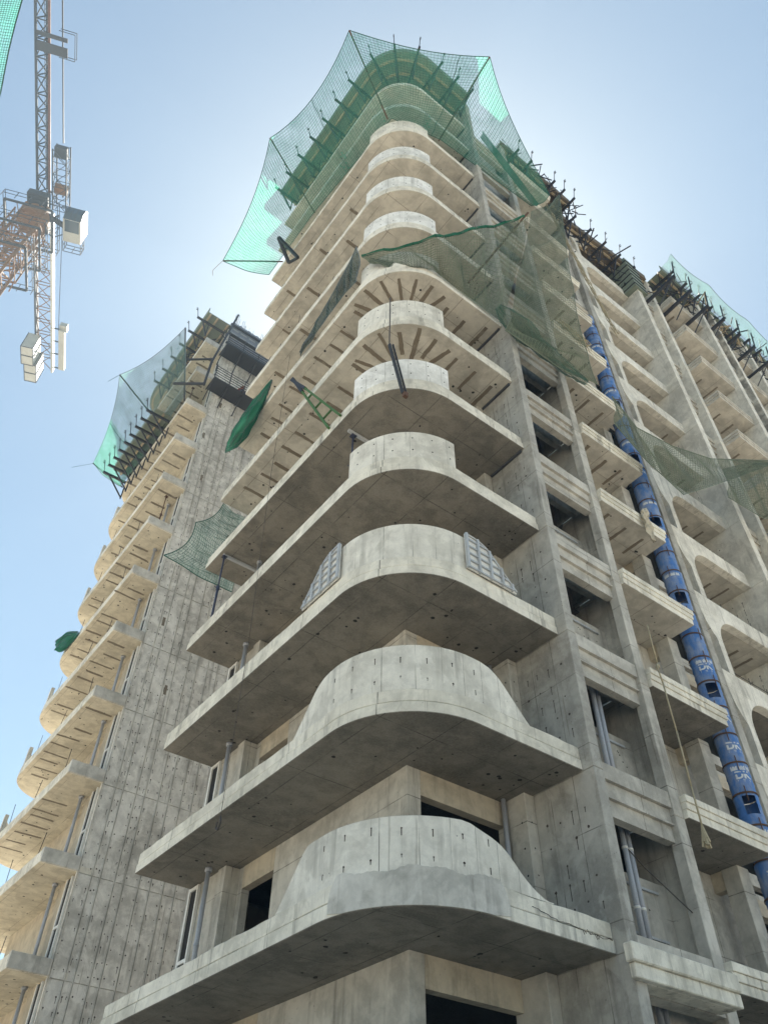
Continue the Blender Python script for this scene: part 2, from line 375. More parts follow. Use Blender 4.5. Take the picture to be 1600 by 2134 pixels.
for k in range(NK):
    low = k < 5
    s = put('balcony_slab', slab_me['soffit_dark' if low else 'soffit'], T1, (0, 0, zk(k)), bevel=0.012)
    put('edge_upstand', ups_flush if k < 3 else ups, s, (0, 0, zk(k)), bevel=0.01)
    kind(put('tie_holes', soff_holes[k % 4], s, (0, 0, zk(k))), 'stuff')
    put('joint_core', core, s, (0, 0, zk(k)))
    if k < 11: put('joint_core', core2, s, (0, 0, zk(k)))
    if k >= 4: put('joint_strip', MB().box(11.415, 11.470, 8.95, 10.15, -0.07, -0.003).mesh('joint_strip', 'dark_joint'), s, (0, 0, zk(k)))
    if k < 3:
        put('corner_parapet', drum_tail if k else drum_tail_low, s, (0, 0, zk(k)), bevel=0.008)
        if k != 2: kind(put('tie_holes', hole_t_me, s, (0, 0, zk(k))), 'stuff')
        else: kind(put('tie_holes', hole_c_me, s, (0, 0, zk(k))), 'stuff')
    elif k < 11:
        put('corner_parapet', drum_white if k in (4, 7, 8, 9) else drum, s, (0, 0, zk(k)), bevel=0.008)
        kind(put('tie_holes', hole_c_me, s, (0, 0, zk(k))), 'stuff')
    if k in (5, 6):
        sp = []
        for i in range(7):
            a = math.pi * (0.92 + 0.66 * i / 6); rr = 1.25
            sp.append((XL + RC + rr * math.cos(a), YF + RC + rr * math.sin(a), a))
        sp += [(7.75 + random.uniform(-.15, .15), 11.4 + i * 0.78 + random.uniform(-.1, .1), random.uniform(-.04, .04)) for i in range(9)]
        sp += [(9.6 + i * 0.75, 9.7 + random.uniform(-.15, .15), math.pi / 2) for i in range(3)]
        strips(s, zk(k), sp)
    elif k in (7, 8, 9):
        strips(s, zk(k), [(7.7, 12.2 + random.uniform(-.6, .6), 0), (7.6, 14.6 + random.uniform(-.6, .6), 0), (7.7, 17.1, 0)])
# mortar repair on the lowest drum: a ragged skin over the joint
m = MB(); n = 110; sub = []
for i in range(n):
    t = -0.25 + 2.9 * i / (n - 1) * 1.03
    if t < 0: sub.append((XL + RC - t * 1.2, YF))
    else:
        L = RC * math.pi / 2
        if t < L:
            a = math.pi * 1.5 - t / RC; sub.append((XL + RC + RC * math.cos(a), YF + RC + RC * math.sin(a)))
        else: sub.append((XL, YF + RC + (t - L)))
tops = []; hv = 0.70
for i in range(n):
    hv = 0.545 + .035 * math.sin(i * .13 + 1) + .018 * math.sin(i * .31 + 2) + .006 * math.sin(i * 1.3)
    e = min(i, n - 1 - i) / 8.0; tops.append(0.18 + (hv - 0.18) * math.sin(min(1, e) * math.pi / 2) ** .6 + random.uniform(-.004, .004))
lows = [0.012 + .05 * max(0, 1 - min(i, n - 1 - i) / 10) for i in range(n)]
m.ribbon(sub, -0.014, 0.05, lows, tops)
s0 = [o for o in T1.children if o.name.startswith('balcony_slab')][0]
mp = put('mortar_patch', m.mesh('mortar_patch', 'mortar'), s0, (0, 0, zk(0))); mp['label'] = 'smooth grey mortar repair over the joint of the lowest corner parapet'

m = MB(); x, z_ = 11.42, 0.20; pts = []
while x > 9.6: pts.append((x, YF - 0.004, z_)); x -= random.uniform(.03, .09); z_ += random.uniform(-.022, .027)
for a, b in zip(pts[:-1], pts[1:]): m.tube(a, b, random.uniform(.003, .007), 4)
for i in range(5, 14):
    a = pts[i]; m.tube(a, (a[0] + random.uniform(-.05, .05), a[1], a[2] + random.uniform(-.07, .07)), .004, 4)
put('crack', m.mesh('crack', 'rust_hole'), s0, (0, 0, zk(0)))
# --- walls behind the corner balconies
def wall_y(x0, x1, y0, y1, z0, z1, ops):                    # wall across x with openings (xa, xb, za, zb)
    m = MB(); xs = sorted({x0, x1} | {v for o_ in ops for v in o_[:2]})
    for a, b in zip(xs[:-1], xs[1:]):
        op = [o_ for o_ in ops if o_[0] <= a + 1e-6 and o_[1] >= b - 1e-6]
        if not op: m.box(a, b, y0, y1, z0, z1)
        else:
            if op[0][2] > z0 + 1e-4: m.box(a, b, y0, y1, z0, op[0][2])
            if op[0][3] < z1 - 1e-4: m.box(a, b, y0, y1, op[0][3], z1)
    return m
GZ = -Z1 + 0.0
for k in range(-1, NK):
    zb = zk(k) + 0.22 if k >= 0 else 0.0
    zt = zk(k + 1) - 0.003; hh = zt - zb
    lb = hh - 0.5                                            # underside of the lintels
    W = wall_y(8.73, 11.2, 10.78, 10.97, 0, hh, [(9.05, 11.2, 0.15 if k >= 0 else 0, lb)])
    # rebuild without the lintel, which is its own piece
    W = MB().box(8.73, 9.05, 10.78, 10.97, 0, hh)
    if k >= 0: W.box(9.05, 11.2, 10.78, 10.97, 0, 0.15)
    put('front_wall', W.mesh('front_wall', 'wall'), T1, (0, 0, zb))
    put('lintel', MB().box(9.053, 11.2, 10.775, 10.97, lb, hh).mesh('lintel', 'wall_tan'), T1, (0, 0, zb))
    W = MB().box(8.735, 8.93, 10.973, 15.4, 0, hh)
    W.box(8.735, 8.93, 16.75, 16.95, 0, hh)
    if k >= 0: W.box(8.735, 8.93, 15.4, 16.75, 0, 0.9)
    put('side_wall', W.mesh('side_wall', 'wall'), T1, (0, 0, zb))
    put('lintel', MB().box(8.73, 8.93, 15.403, 16.747, lb, hh).mesh('lintel', 'wall_tan'), T1, (0, 0, zb))
    c = put('corner_column', MB().box(11.203, 11.475, 10.18, 10.98, 0, hh).mesh('corner_column', 'wall'), T1, (0, 0, zb), bevel=0.01)
    m = MB(); [m.disc((11.201, 10.32, z), (-1, 0, 0), 0.022) for z in (0.4, 0.9, 1.4, 1.9, 2.4)]; [m.disc((11.33, 10.178, z), (0, -1, 0), 0.018) for z in (0.4, 0.9, 1.4, 1.9, 2.4)]
    kind(put('tie_holes', m.mesh('tie_hole', 'hole'), c, (0, 0, zb)), 'stuff')
    if 0 <= k < 4: put('downpipe', MB().tube((11.10, 10.66, 0), (11.10, 10.66, hh), 0.05, 10).mesh('downpipe', 'pvc', True), T1, (0, 0, zb))
    put('side_column', MB().box(8.36, 8.93, 16.953, 17.30, 0, hh).mesh('side_column', 'wall'), T1, (0, 0, zb), bevel=0.01)
    put('end_wall', MB().box(8.42, 8.93, 17.303, YL - 0.004, 0, hh).mesh('end_wall', 'wall'), T1, (0, 0, zb))
    zr = zk(k) if k >= 0 else 0.0
    put('return_wall', MB().box(8.42, 11.5, YL + .002, YL + 0.2, 0, zk(k + 1) - zr - .004).mesh('return_wall', 'wall_grey'), T1, (0, 0, zr))
    if k >= 0:
        if k < 6:
            d = put('downpipe', MB().tube((8.14, 17.36, 0.0), (8.14, 17.36, hh), 0.055, 12).mesh('downpipe', 'pvc', True), T1, (0, 0, zb))
            put('pipe_collar', MB().tube((8.14, 17.36, hh - 0.08), (8.14, 17.36, hh - 0.002), 0.085, 12).tube((8.14, 17.36, 1.3), (8.14, 17.36, 1.36), 0.066, 12).mesh('pipe_collar', 'pvc', True), d, (0, 0, zb))
        fr = MB()
        fr.box(8.345, 8.415, 18.22, 18.28, 0, hh - 0.05); fr.box(8.345, 8.415, 18.62, 18.70, 0, hh - 0.05)
        fr.box(8.347, 8.413, 18.28, 18.62, hh - 0.13, hh - 0.052); fr.box(8.347, 8.413, 18.28, 18.62, 1.25, 1.33); fr.box(8.347, 8.413, 18.28, 18.62, 0, 0.07)
        f = put('shaft_frame', fr.mesh('shaft_frame', 'white_paint'), T1, (0, 0, zb))
        put('shaft_panel', MB().box(8.385, 8.417, 18.283, 18.617, 0.07, hh - 0.135).mesh('shaft_panel', 'hole'), f, (0, 0, zb))

# --- floors inside the building, room shade put into their near-black colour
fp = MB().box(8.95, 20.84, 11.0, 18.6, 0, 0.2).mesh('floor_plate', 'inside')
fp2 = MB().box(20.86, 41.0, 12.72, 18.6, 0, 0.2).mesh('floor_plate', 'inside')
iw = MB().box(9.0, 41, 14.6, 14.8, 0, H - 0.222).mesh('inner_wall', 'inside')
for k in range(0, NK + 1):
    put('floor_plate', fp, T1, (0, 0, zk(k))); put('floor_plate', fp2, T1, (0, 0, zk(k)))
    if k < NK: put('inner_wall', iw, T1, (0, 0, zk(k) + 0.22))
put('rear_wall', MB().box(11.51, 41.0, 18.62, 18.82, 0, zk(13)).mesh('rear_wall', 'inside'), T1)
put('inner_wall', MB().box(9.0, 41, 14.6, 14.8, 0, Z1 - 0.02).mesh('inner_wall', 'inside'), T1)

# --- fin beside the corner balconies, pier, pipe shaft and spandrels
def fin_holes(x, y0, y1, cols, zs):
    m = MB()
    for j in range(cols):
        y = y0 + (y1 - y0) * (j + 0.5) / cols
        for z in zs:
            if random.random() < 0.85:
                yy, z_ = y + random.uniform(-.03, .03), z + random.uniform(-.06, .06)
                m.disc((x, yy, z_), (-1, 0, 0), random.choice((0.018, 0.022, 0.03)))
                if random.random() < 0.6: m.box(x - 0.001, x + 0.002, yy - 0.007, yy + 0.007, z_ - random.uniform(.08, .3), z_)
    return m.mesh('tie_hole', 'rust_hole')
def storeys(): return [(-1, 0.0, zk(0) - 0.004)] + [(k, zk(k), zk(k + 1) - 0.008) for k in range(NK)]
fh = [fin_holes(XR - 0.003, 8.8, 10.1, 4, [0.5, 0.9, 1.3, 1.7, 2.1, 2.5]) for _ in range(3)]
for k, za, zb in storeys():
    hh = zb - za
    f = put('fin_wall', MB().box(XR, 11.75, 8.60, 11.0, 0, hh).mesh('fin_wall', 'wall_grey'), T1, (0, 0, za), bevel=0.012)
    if k >= 0: kind(put('tie_holes', fh[k % 3], f, (0, 0, za)), 'stuff')
    put('pier', MB().box(14.30, 14.62, 8.95, 9.22, 0, hh).mesh('pier', 'wall'), T1, (0, 0, za), bevel=0.012)
    sh = put('shaft_wall', MB().box(11.753, 14.547, 9.75, 9.90, 0, hh if k < 0 else 2.05).mesh('shaft_wall', 'wall'), T1, (0, 0, za))
    m = MB()
    for _ in range(16): m.disc((random.uniform(13.0, 14.2), 9.748, random.uniform(.3, 1.9)), (0, -1, 0), 0.02)
    kind(put('tie_holes', m.mesh('tie_hole', 'hole'), sh, (0, 0, za)), 'stuff')
    if k < 1:
        for xx in (13.22, 13.38):
            p_ = put('shaft_pipe', MB().tube((xx, 9.55, 0.52 if k == 0 else 0), (xx, 9.55, hh + (0.0 if k < 0 else 0)), 0.057, 12).mesh('shaft_pipe', 'pvc', True), T1, (0, 0, za))
            [put('pipe_clip', MB().tube((xx, 9.55, zz), (xx, 9.55, zz + .05), 0.064, 12).mesh('pipe_clip', 'white_paint', True), p_, (0, 0, za)) for zz in (1.28, 2.4)]
    if k == 1:
        for xx in (13.22, 13.38): put('shaft_pipe', MB().tube((xx, 9.55, 0), (xx, 9.55, hh), 0.057, 12).mesh('shaft_pipe', 'pvc', True), T1, (0, 0, za))
    if -1 <= k < 4:
        for zz in (0.9, 1.8): put('pipe_rail', MB().box(12.9, 14.2, 9.69, 9.745, zz, zz + 0.045).mesh('pipe_rail', 'galvanised'), T1, (0, 0, za))
    if k >= 1 or k == 0:
        zs_ = zk(k)
        if k >= 1:                                           # stepped spandrel
            prof = [(9.14, -0.54), (9.14, -0.20), (9.08, -0.20), (9.08, -0.17), (9.08, 0.12), (9.08, 0.15)]
            m = MB().prism_x([(8.98, 0.50), (8.98, 0.15), (9.09, 0.15), (9.06, 0.145), (9.06, -0.17), (9.02, -0.17), (9.02, -0.21), (9.10, -0.21), (9.10, -0.54), (9.30, -0.54), (9.30, 0.50)], 11.753, 14.297)
            put('spandrel', m.mesh('spandrel', 'wall'), T1, (0, 0, zs_))
        else:
            L = put('ledge', MB().box(11.30, 14.05, 8.40, 8.59, 5.72, 6.00).box(11.753, 14.05, 8.593, 8.95, 5.72, 6.0).mesh('ledge', 'fascia'), T1, (0, 0, 0), bevel=0.02)
            put('ledge_band', MB().box(11.36, 14.08, 8.46, 8.59, 5.50, 5.718).box(11.753, 14.08, 8.593, 8.95, 5.5, 5.718).mesh('ledge_band', 'fascia'), L, (0, 0, 0), bevel=0.015)
            put('sill', MB().box(11.753, 14.297, 8.98, 9.3, 5.5, 6.42).mesh('sill', 'wall'), T1, (0, 0, 0))
put('shaft_cable', MB().path([(13.2, 9.6, 8.5), (13.5, 9.4, 8.0), (13.9, 9.2, 7.55), (14.28, 9.1, 7.25)], 0.012).mesh('shaft_cable', 'wire'), T1)

# --- middle balconies beside the blue chute
def balcony_edge(x0, x1, y, yb, left_ret):
    m = MB()
    m.prism([(x0, y), (x1, y), (x1, yb), (x0, yb)], 0, 0.19, bottom=1)
    return m
for k in range(-0, NK):
    z = zk(k)
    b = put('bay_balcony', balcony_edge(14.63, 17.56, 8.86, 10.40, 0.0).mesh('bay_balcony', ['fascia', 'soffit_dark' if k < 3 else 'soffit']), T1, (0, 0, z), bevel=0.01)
    for j, (za, zb, off) in enumerate(((0.193, 0.34, 0.03), (0.343, 0.50, 0.06))):
        put('fascia_band', MB().box(14.63, 17.56 + off, 8.86 - off, 9.0, za, zb).mesh('fascia_band', 'fascia'), b, (0, 0, z), bevel=0.008)
    m = MB()
    for _ in range(9): m.disc((random.uniform(14.8, 17.4), random.uniform(9.0, 10.2), -0.003), (0, 0, -1), random.choice((.02, .03, .05)))
    kind(put('tie_holes', m.mesh('tie_hole', 'hole'), b, (0, 0, z)), 'stuff')
    if 4 <= k <= 8: strips(b, z, [(15.3 + 0.75 * i + random.uniform(-.1, .1), 9.6, math.pi / 2) for i in range(3)])
    zb_ = zk(k - 1) + 0.2 if k > 0 else 0.0
    hh = z - zb_ - 0.003
    put('bay_column', MB().box(17.36, 17.78, 9.65, 10.08, 0, hh).mesh('bay_column', 'wall'), T1, (0, 0, zb_), bevel=0.012)
    put('bay_beam', MB().box(17.40, 17.62, 10.083, 10.397, hh - 0.42, hh).mesh('bay_beam', 'wall_tan'), T1, (0, 0, zb_))
    W = wall_y(14.623, 20.497, 10.40, 10.58, 0, hh, [(15.75, 16.75, 0.1, hh - 0.75), (18.0, 20.0, 0.3, hh - 0.55)])
    put('bay_wall', W.mesh('bay_wall', 'wall'), T1, (0, 0, zb_))
    if k < 6: put('downpipe', MB().tube((15.45, 10.28, 0), (15.45, 10.28, hh), 0.06, 10).mesh('downpipe', 'pvc', True), T1, (0, 0, zb_))
    put('bay_lintel', MB().box(18.0, 20.45, 10.32, 10.397, hh - 0.56, hh - 0.18).mesh('bay_lintel', 'wall_tan'), T1, (0, 0, zb_))
    put('bay_jamb', MB().box(14.55, 14.62, 9.223, 10.397, 0, hh).mesh('bay_jamb', 'wall'), T1, (0, 0, zb_))

# --- arched bays: fin, slender branching mullion, beam
YA, YA2 = 10.12, 10.42
fh4 = [fin_holes(25.417, 10.5, 12.4, 5, [0.4, 0.8, 1.2, 1.6, 2.0, 2.4, 2.8]) for _ in range(3)]
def mull(hm):
    pl = [(21.28, 0), (21.56, 0)]
    for i in range(13):                                      # right branch: quarter ellipse into the beam
        a = math.pi / 2 * i / 12; pl.append((21.56 + 1.15 * (1 - math.cos(a)), hm - 1.2 + 1.2 * math.sin(a)))
    pl.append((20.853, hm))
    for i in range(1, 10):                                   # left branch joins the fin
        a = math.pi / 2 * (1 - i / 10); pl.append((21.28 - 0.425 * math.sin(a) ** 1.0 * math.sin(a), hm - 1.15 * math.cos(a) - 0.02))
    pl.append((21.28, hm - 1.17))
    return MB().prism_y(pl, YA, YA2).mesh('arch_mullion', 'parapet')
MU = mull(H - 0.70 - 0.006); MU0 = mull(Z1 - 0.3)
for k in range(-1, NK):
    za = zk(k) if k >= 0 else 0.0; zb = zk(k + 1) - 0.006; hh = zb - za
    put('arch_fin', MB().box(20.50, 20.85, YA, 12.7, 0, hh).mesh('arch_fin', 'wall_grey'), T1, (0, 0, za), bevel=0.012)
    f = put('bay_fin', MB().box(25.42, 25.84, 9.43, 12.72, 0, hh).mesh('bay_fin', 'parapet'), T1, (0, 0, za), bevel=0.012)
    kind(put('tie_holes', fh4[k % 3], f, (0, 0, za)), 'stuff')
    put('arch_back_wall', wall_y(20.853, 25.417, 12.5, 12.7, 0, hh, [(22.4, 24.3, 0.3, hh - 0.8)]).mesh('arch_back_wall', 'wall'), T1, (0, 0, za))
    if k >= 0:
        put('arch_mullion', MU, T1, (0, 0, za + 0.70))
        b = put('arch_beam', MB().box(20.853, 25.417, YA, YA2, 0, 0.697).mesh('arch_beam', 'parapet'), T1, (0, 0, za), bevel=0.01)
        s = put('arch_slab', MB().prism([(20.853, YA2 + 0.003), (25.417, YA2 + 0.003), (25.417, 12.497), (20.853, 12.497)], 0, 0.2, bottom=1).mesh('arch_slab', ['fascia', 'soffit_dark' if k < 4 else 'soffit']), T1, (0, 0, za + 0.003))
        if k >= 4: strips(s, za + 0.003, [(22.6, 11.3, 1.57), (24.0, 11.4, 1.57), (24.8, 11.2, 1.57)])
        if k < 11:
            m = MB()
            for zz in (0.95, 1.35): m.tube((21.6, 10.5, zz), (25.4, 10.5, zz), 0.012, 4)
            for xx in (22.2, 23.2, 24.2, 25.0): m.tube((xx, 10.5, 0.2), (xx, 10.5, 1.5), 0.012, 4)
            put('bar_railing', m.mesh('bar_railing', 'wire'), T1, (0, 0, za))
    else:
        put('arch_mullion', MU0, T1, (0, 0, 0.28))

# --- window bays, piers and balconies of the far wing
def far_module(xf, yfront, wing, fin_too, last=False):
    xp = xf + 1.75 + 0.0                                     # pier position relative to the fin
    for k in range(3, NK):
        za = zk(k); zb = zk(k + 1) - 0.006; hh = zb - za
        if fin_too:
            f = put('bay_fin', MB().box(xf, xf + 0.45, yfront, 12.72, 0, hh).mesh('bay_fin', 'parapet'), T1, (0, 0, za), bevel=0.012)
        y = yfront + 0.28
        m = MB().prism_x([(y, 0.50), (y, 0.15), (y + .09, 0.15), (y + .06, 0.145), (y + .06, -0.17), (y + .02, -0.17), (y + .02, -0.21), (y + .10, -0.21), (y + .10, -0.54), (y + .30, -0.54), (y + .30, 0.50)], xf + 0.453, xp - 0.003)
        put('spandrel', m.mesh('spandrel', 'soffit'), T1, (0, 0, za))
        put('pier', MB().box(xp, xp + 0.34, yfront, yfront + 0.9, 0, hh).mesh('pier', 'parapet'), T1, (0, 0, za), bevel=0.012)
        put('bay_wall', wall_y(xf + 0.453, xp - 0.003, yfront + 0.9, yfront + 1.05, 0, hh, [(xf + 0.6, xp - 0.15, 0.6, hh - 0.7)]).mesh('bay_wall', 'soffit'), T1, (0, 0, za))
        if wing:
            x0, x1, yb = xp + 0.42, xp + 3.30, 8.66
            b = put('bay_balcony', MB().prism([(x0, yb), (x1, yb), (x1, 11.2), (x0, 11.2)], 0, 0.2, bottom=1).mesh('bay_balcony', ['soffit', 'soffit']), T1, (0, 0, za), bevel=0.01)
            for a, c, off in ((0.203, 0.345, 0.03), (0.352, 0.50, 0.055)):
                put('fascia_band', MB().box(x0 - off, x1 - .004, yb - off, yb + 0.15, a, c).box(x0 - off, x0 + 0.14, yb + .15, 11.1, a, c).mesh('fascia_band', 'soffit'), b, (0, 0, za))
            strips(b, za, [(x0 + 0.9, 9.8, 1.57), (x0 + 2.0, 9.7, 1.57)])
            put('bay_wall', wall_y(xp + 0.343, x1 - 0.003, 11.21, 11.4, 0, hh, [(xp + 0.9, x1 - 0.6, 0.3, hh - 0.6)]).mesh('bay_wall', 'soffit'), T1, (0, 0, za))
far_module(25.42, 9.43, True, False)
far_module(30.50, 8.40, True, True)
far_module(35.6, 8.40, True, True)
put('lower_wing_wall', MB().box(25.85, 41.0, 11.3, 11.5, 0, zk(3) - 0.01).mesh('lower_wing_wall', 'wall'), T1)

# ================================================================== rear tower
T2 = thing('rear_tower', 'second concrete tower behind on the left with ribbed end wall and yellowish balconies', 'building', (10, 33, 0))
BX, BY, BZ, BL = 7.12, 28.2, 9.28 - H, 9.9
def bz(k): return BZ + H * k
yE = BY + BL
ARCB = [(BX + RC - RC * math.cos(t), yE - RC + RC * math.sin(t)) for t in [math.pi / 2 * i / 14 for i in range(15)]]
PB = lin((BX, BY), ARCB[0], 9) + ARCB + [(BX + RC + 2.6 * (i + 1) / 4, yE) for i in range(4)]
PBo = PB + [(11.6, yE - 2.2), (9.05, yE - 2.2), (9.05, BY)]
b_slab = MB().prism(PBo[::-1], 0, 0.22, bottom=1).mesh('balcony_slab', ['fascia', 'soffit_sun_bounce'])
b_ups = MB().ribbon(PB, 0.02, 0.18, 0.22, 0.46).mesh('edge_upstand', 'fascia')
b_end = MB().box(BX + 0.005, 8.447, BY - 0.001 - 0.06, BY + 0.14, 0.02, 0.50).mesh('end_upstand', 'mortar')
b_drum = MB().ribbon(ARCB, 0.05, 0.2, 0.46, 1.4).mesh('corner_parapet', 'parapet')
NB = 13
for k in range(0, NB):
    s = put('balcony_slab', b_slab, T2, (0, 0, bz(k)), bevel=0.012)
    put('edge_upstand', b_ups, s, (0, 0, bz(k))); put('end_upstand', b_end, s, (0, 0, bz(k)), bevel=0.012)
    if k < 11: put('corner_parapet', b_drum, s, (0, 0, bz(k)))
    m = MB()
    for _ in range(22): m.disc((random.uniform(7.3, 8.6), random.uniform(BY + .3, yE - 1), -0.003), (0, 0, -1), random.choice((.02, .03, .045)))
    kind(put('tie_holes', m.mesh('tie_hole', 'hole'), s, (0, 0, bz(k))), 'stuff')
    if k >= 3: strips(s, bz(k), [(7.75 + random.uniform(-.2, .2), BY + 0.9 + i * 0.85 + random.uniform(-.15, .15), random.uniform(-.05, .05)) for i in range(9) if random.random() < .85])
    zb = bz(k) + 0.22; hh = H - 0.225
    put('side_wall', wall_y(0, 1, 0, 1, 0, 1, []).mesh('x', 'wall') if False else MB().box(8.87, 9.05, BY + 1.6, yE - 2.2, 0, hh).mesh('side_wall', 'wall_tan'), T2, (0, 0, zb))
    put('side_wall', MB().box(8.47, 9.05, BY + 0.203, BY + 1.597, 0, hh).mesh('side_wall', 'wall_tan'), T2, (0, 0, zb))
    fr = MB(); fr.box(8.39, 8.465, BY + 0.26, BY + 0.33, 0, hh - 0.05); fr.box(8.39, 8.465, BY + 0.66, BY + 0.74, 0, hh - 0.05); fr.box(8.39, 8.465, BY + 0.33, BY + 0.66, 1.3, 1.38)
    f = put('shaft_frame', fr.mesh('shaft_frame', 'white_paint'), T2, (0, 0, zb))
    put('shaft_panel', MB().box(8.43, 8.467, BY + 0.333, BY + 0.657, 0, hh - 0.06).mesh('shaft_panel', 'hole'), f, (0, 0, zb))
    if k < 8: put('downpipe', MB().tube((8.25, BY + 1.45, 0), (8.25, BY + 1.45, hh), 0.06, 10).tube((8.25, BY + 1.45, hh - .08), (8.25, BY + 1.45, hh - .003), 0.1, 10).mesh('downpipe', 'pvc', True), T2, (0, 0, zb))
    # starter bars standing on the balcony edge
    if k < 11:
        m = MB()
        for i in range(3):
            yy = BY + 1.2 + i * 2.6 + random.uniform(-.4, .4); m.tube((7.2, yy, 0.4), (7.2 + random.uniform(-.05, .1), yy + random.uniform(-.1, .1), 1.35), 0.012, 4)
        kind(put('starter_bars', m.mesh('starter_bars', 'wire'), s, (0, 0, bz(k))), 'stuff')
    put('floor_plate', MB().box(9.06, 22, BY + 0.25, yE - 2.2, 0, 0.2).mesh('floor_plate', 'inside'), T2, (0, 0, bz(k)))
put('back_wall', MB().box(12.0, 12.2, BY + 0.3, yE - 2.3, 0, bz(NB) - 0.2).mesh('back_wall', 'inside'), T2)
put('side_wall', MB().box(8.47, 9.05, BY + 0.203, yE - 2.2, 0, bz(0) - 0.01).mesh('side_wall', 'wall_tan'), T2)
# ribbed end wall: one panel per shutter board and storey, with recessed joints between them
xs_ = 8.455; edges = [xs_]
wd = [0.50, 0.30, 0.52, 0.34, 0.55, 0.42, 0.5, 0.46, 0.52, 0.44, 0.5]
for a in wd: edges.append(edges[-1] + a)
put('ribbed_wall_core', MB().box(8.46, 13.4, BY + 0.03, BY + 0.2, 0, bz(NB) + 0.2).mesh('ribbed_wall_core', 'ribbed'), T2)
for k in range(-1, NB):
    za = bz(k) if k >= 0 else 0.0; zb = bz(k + 1) - 0.03; hh = zb - za
    for j, (a, b) in enumerate(zip(edges[:-1], edges[1:])):
        pr_ = random.uniform(-.008, .012)
        o = put('wall_panel', MB().box(a + 0.02, b - 0.02, BY - 0.005 - pr_, BY + 0.029, 0, hh).mesh('wall_panel', 'ribbed'), T2, (0, 0, za))
        m = MB()
        for xx in (a + 0.09, b - 0.09):
            for i in range(int(hh / 0.42)):
                if random.random() < 0.8:
                    z_ = 0.25 + i * 0.42 + random.uniform(-.05, .05); m.disc((xx + random.uniform(-.02, .02), BY - 0.008 - pr_, z_), (0, -1, 0), random.choice((.018, .022, .03)))
                    if random.random() < 0.4: m.box(xx - .008, xx + .008, BY - 0.008 - pr_, BY, z_ - random.uniform(.06, .2), z_)
        if m.v: kind(put('tie_holes', m.mesh('tie_hole', 'rust_hole'), o, (0, 0, za)), 'stuff')
        if k >= 3 and random.random() < .12: put('board_remnant', MB().box(a + .1, a + .22, BY - 0.012 - pr_, BY - .006 - pr_, 1.2, 1.65).mesh('board_remnant', 'strip'), o, (0, 0, za))
m = MB()
for i in range(len(edges)):
    for dx in (-0.028, 0.028): m.box(edges[i] + dx - 0.009, edges[i] + dx + 0.009, BY - 0.03, BY + 0.028, 0, bz(NB) - 0.1)
put('shutter_ribs', m.mesh('shutter_ribs', 'ribbed'), T2)

# ================================================================== formwork decks on the roofs
def deck(name, label, path, off, z, width, mat_u, brk, parent_loc, drop_=0.9):
    D = thing(name, label, 'formwork', parent_loc)
    put('deck_panel', MB().ribbon(path, -off, width, 0, 0.06).mesh('deck_panel', mat_u), D, (0, 0, z))
    put('edge_board', MB().ribbon(path, -off - 0.05, -off, 0.0, 0.55).mesh('edge_board', mat_u), D, (0, 0, z))
    for o_ in (0.35, -off * 0.5, width * 0.7):
        put('joist', MB().ribbon(path, o_ - 0.05, o_ + 0.05, -0.16, -0.002).mesh('joist', 'timber'), D, (0, 0, z))
    for p, d in brk:                                         # brackets: beam under the deck, strut and rail post
        p = Vector((p[0], p[1], z)); d = Vector((d[0], d[1], 0)).normalized()
        b = put('bracket', MB().beam(p - d * 1.2 + Vector((0, 0, -.25)), p + d * (off + 0.5) + Vector((0, 0, -.25)), 0.1, 0.16)
                .beam(p - d * 0.05 + Vector((0, 0, -1.6)), p + d * (off + 0.1) + Vector((0, 0, -.3)), 0.07, 0.07)
                .tube(p - d * 0.05 + Vector((0, 0, -1.7)), p - d * 0.05 + Vector((0, 0, -.2)), 0.04, 5).mesh('bracket', 'steel'), D)
        put('rail_post', MB().tube(p + d * (off + 0.45) + Vector((0, 0, -.2)), p + d * (off + 0.65) + Vector((0, 0, .75)), 0.022, 5)
            .tube(p + d * (off + 0.62) + Vector((0, 0, .5)), p + d * (off + 0.72) + Vector((0, 0, .52)), 0.03, 5).tube(p + d * (off + 0.60) + Vector((0, 0, .68)), p + d * (off + 0.72) + Vector((0, 0, .70)), 0.022, 5).mesh('rail_post', 'steel'), b)
    return D
brk = [((XL, y), (-1, 0)) for y in (11.4, 12.6, 13.8, 15.0, 16.2, 17.4, 18.5)] + [((x, YF), (0, -1)) for x in (9.2, 10.3, 11.3)]
brk += [((XL + RC - RC * math.cos(a), YF + RC - RC * math.sin(a)), (-math.cos(a), -math.sin(a))) for a in (R(20), R(45), R(70))]
D1 = deck('formwork_deck', 'green-looking formwork deck crowning the rounded corner of the near tower', PATH, 0.62, zk(13), 1.7, 'deck_green', brk, (8, 10, zk(13)))
pF = [(14.4, 8.9), (11.6, 8.9)]
pA = [(27.2, 9.75), (20.0, 10.2)]
D2 = deck('formwork_deck', 'dark formwork deck with brackets above the arched bays', pA, 0.35, zk(13), 2.0, 'deck_ply', [((x, 10.0), (0, -1)) for x in (20.6, 21.9, 23.2, 24.5, 25.8)], (23, 10, zk(13)))
pW = [(41.0, 8.85), (27.4, 8.85)]
D3 = deck('formwork_deck', 'long green-edged formwork deck over the far wing at right', pW, 0.45, zk(13), 2.2, 'deck_green', [((27.9 + 1.3 * i, 8.85), (0, -1)) for i in range(10)], (33, 9, zk(13)))
pM = [(19.8, 9.2), (14.3, 9.2)]
D4 = deck('formwork_deck', 'formwork deck with upright rail posts between the corner and the arched bays', pM, 0.3, zk(13) - 0.4, 1.6, 'deck_ply', [((x, 9.2), (0, -1)) for x in (15.2, 16.2, 18.0, 18.8, 19.6)], (17, 9.3, zk(13)))
pB2 = lin((BX, BY), ARCB[0], 6) + ARCB
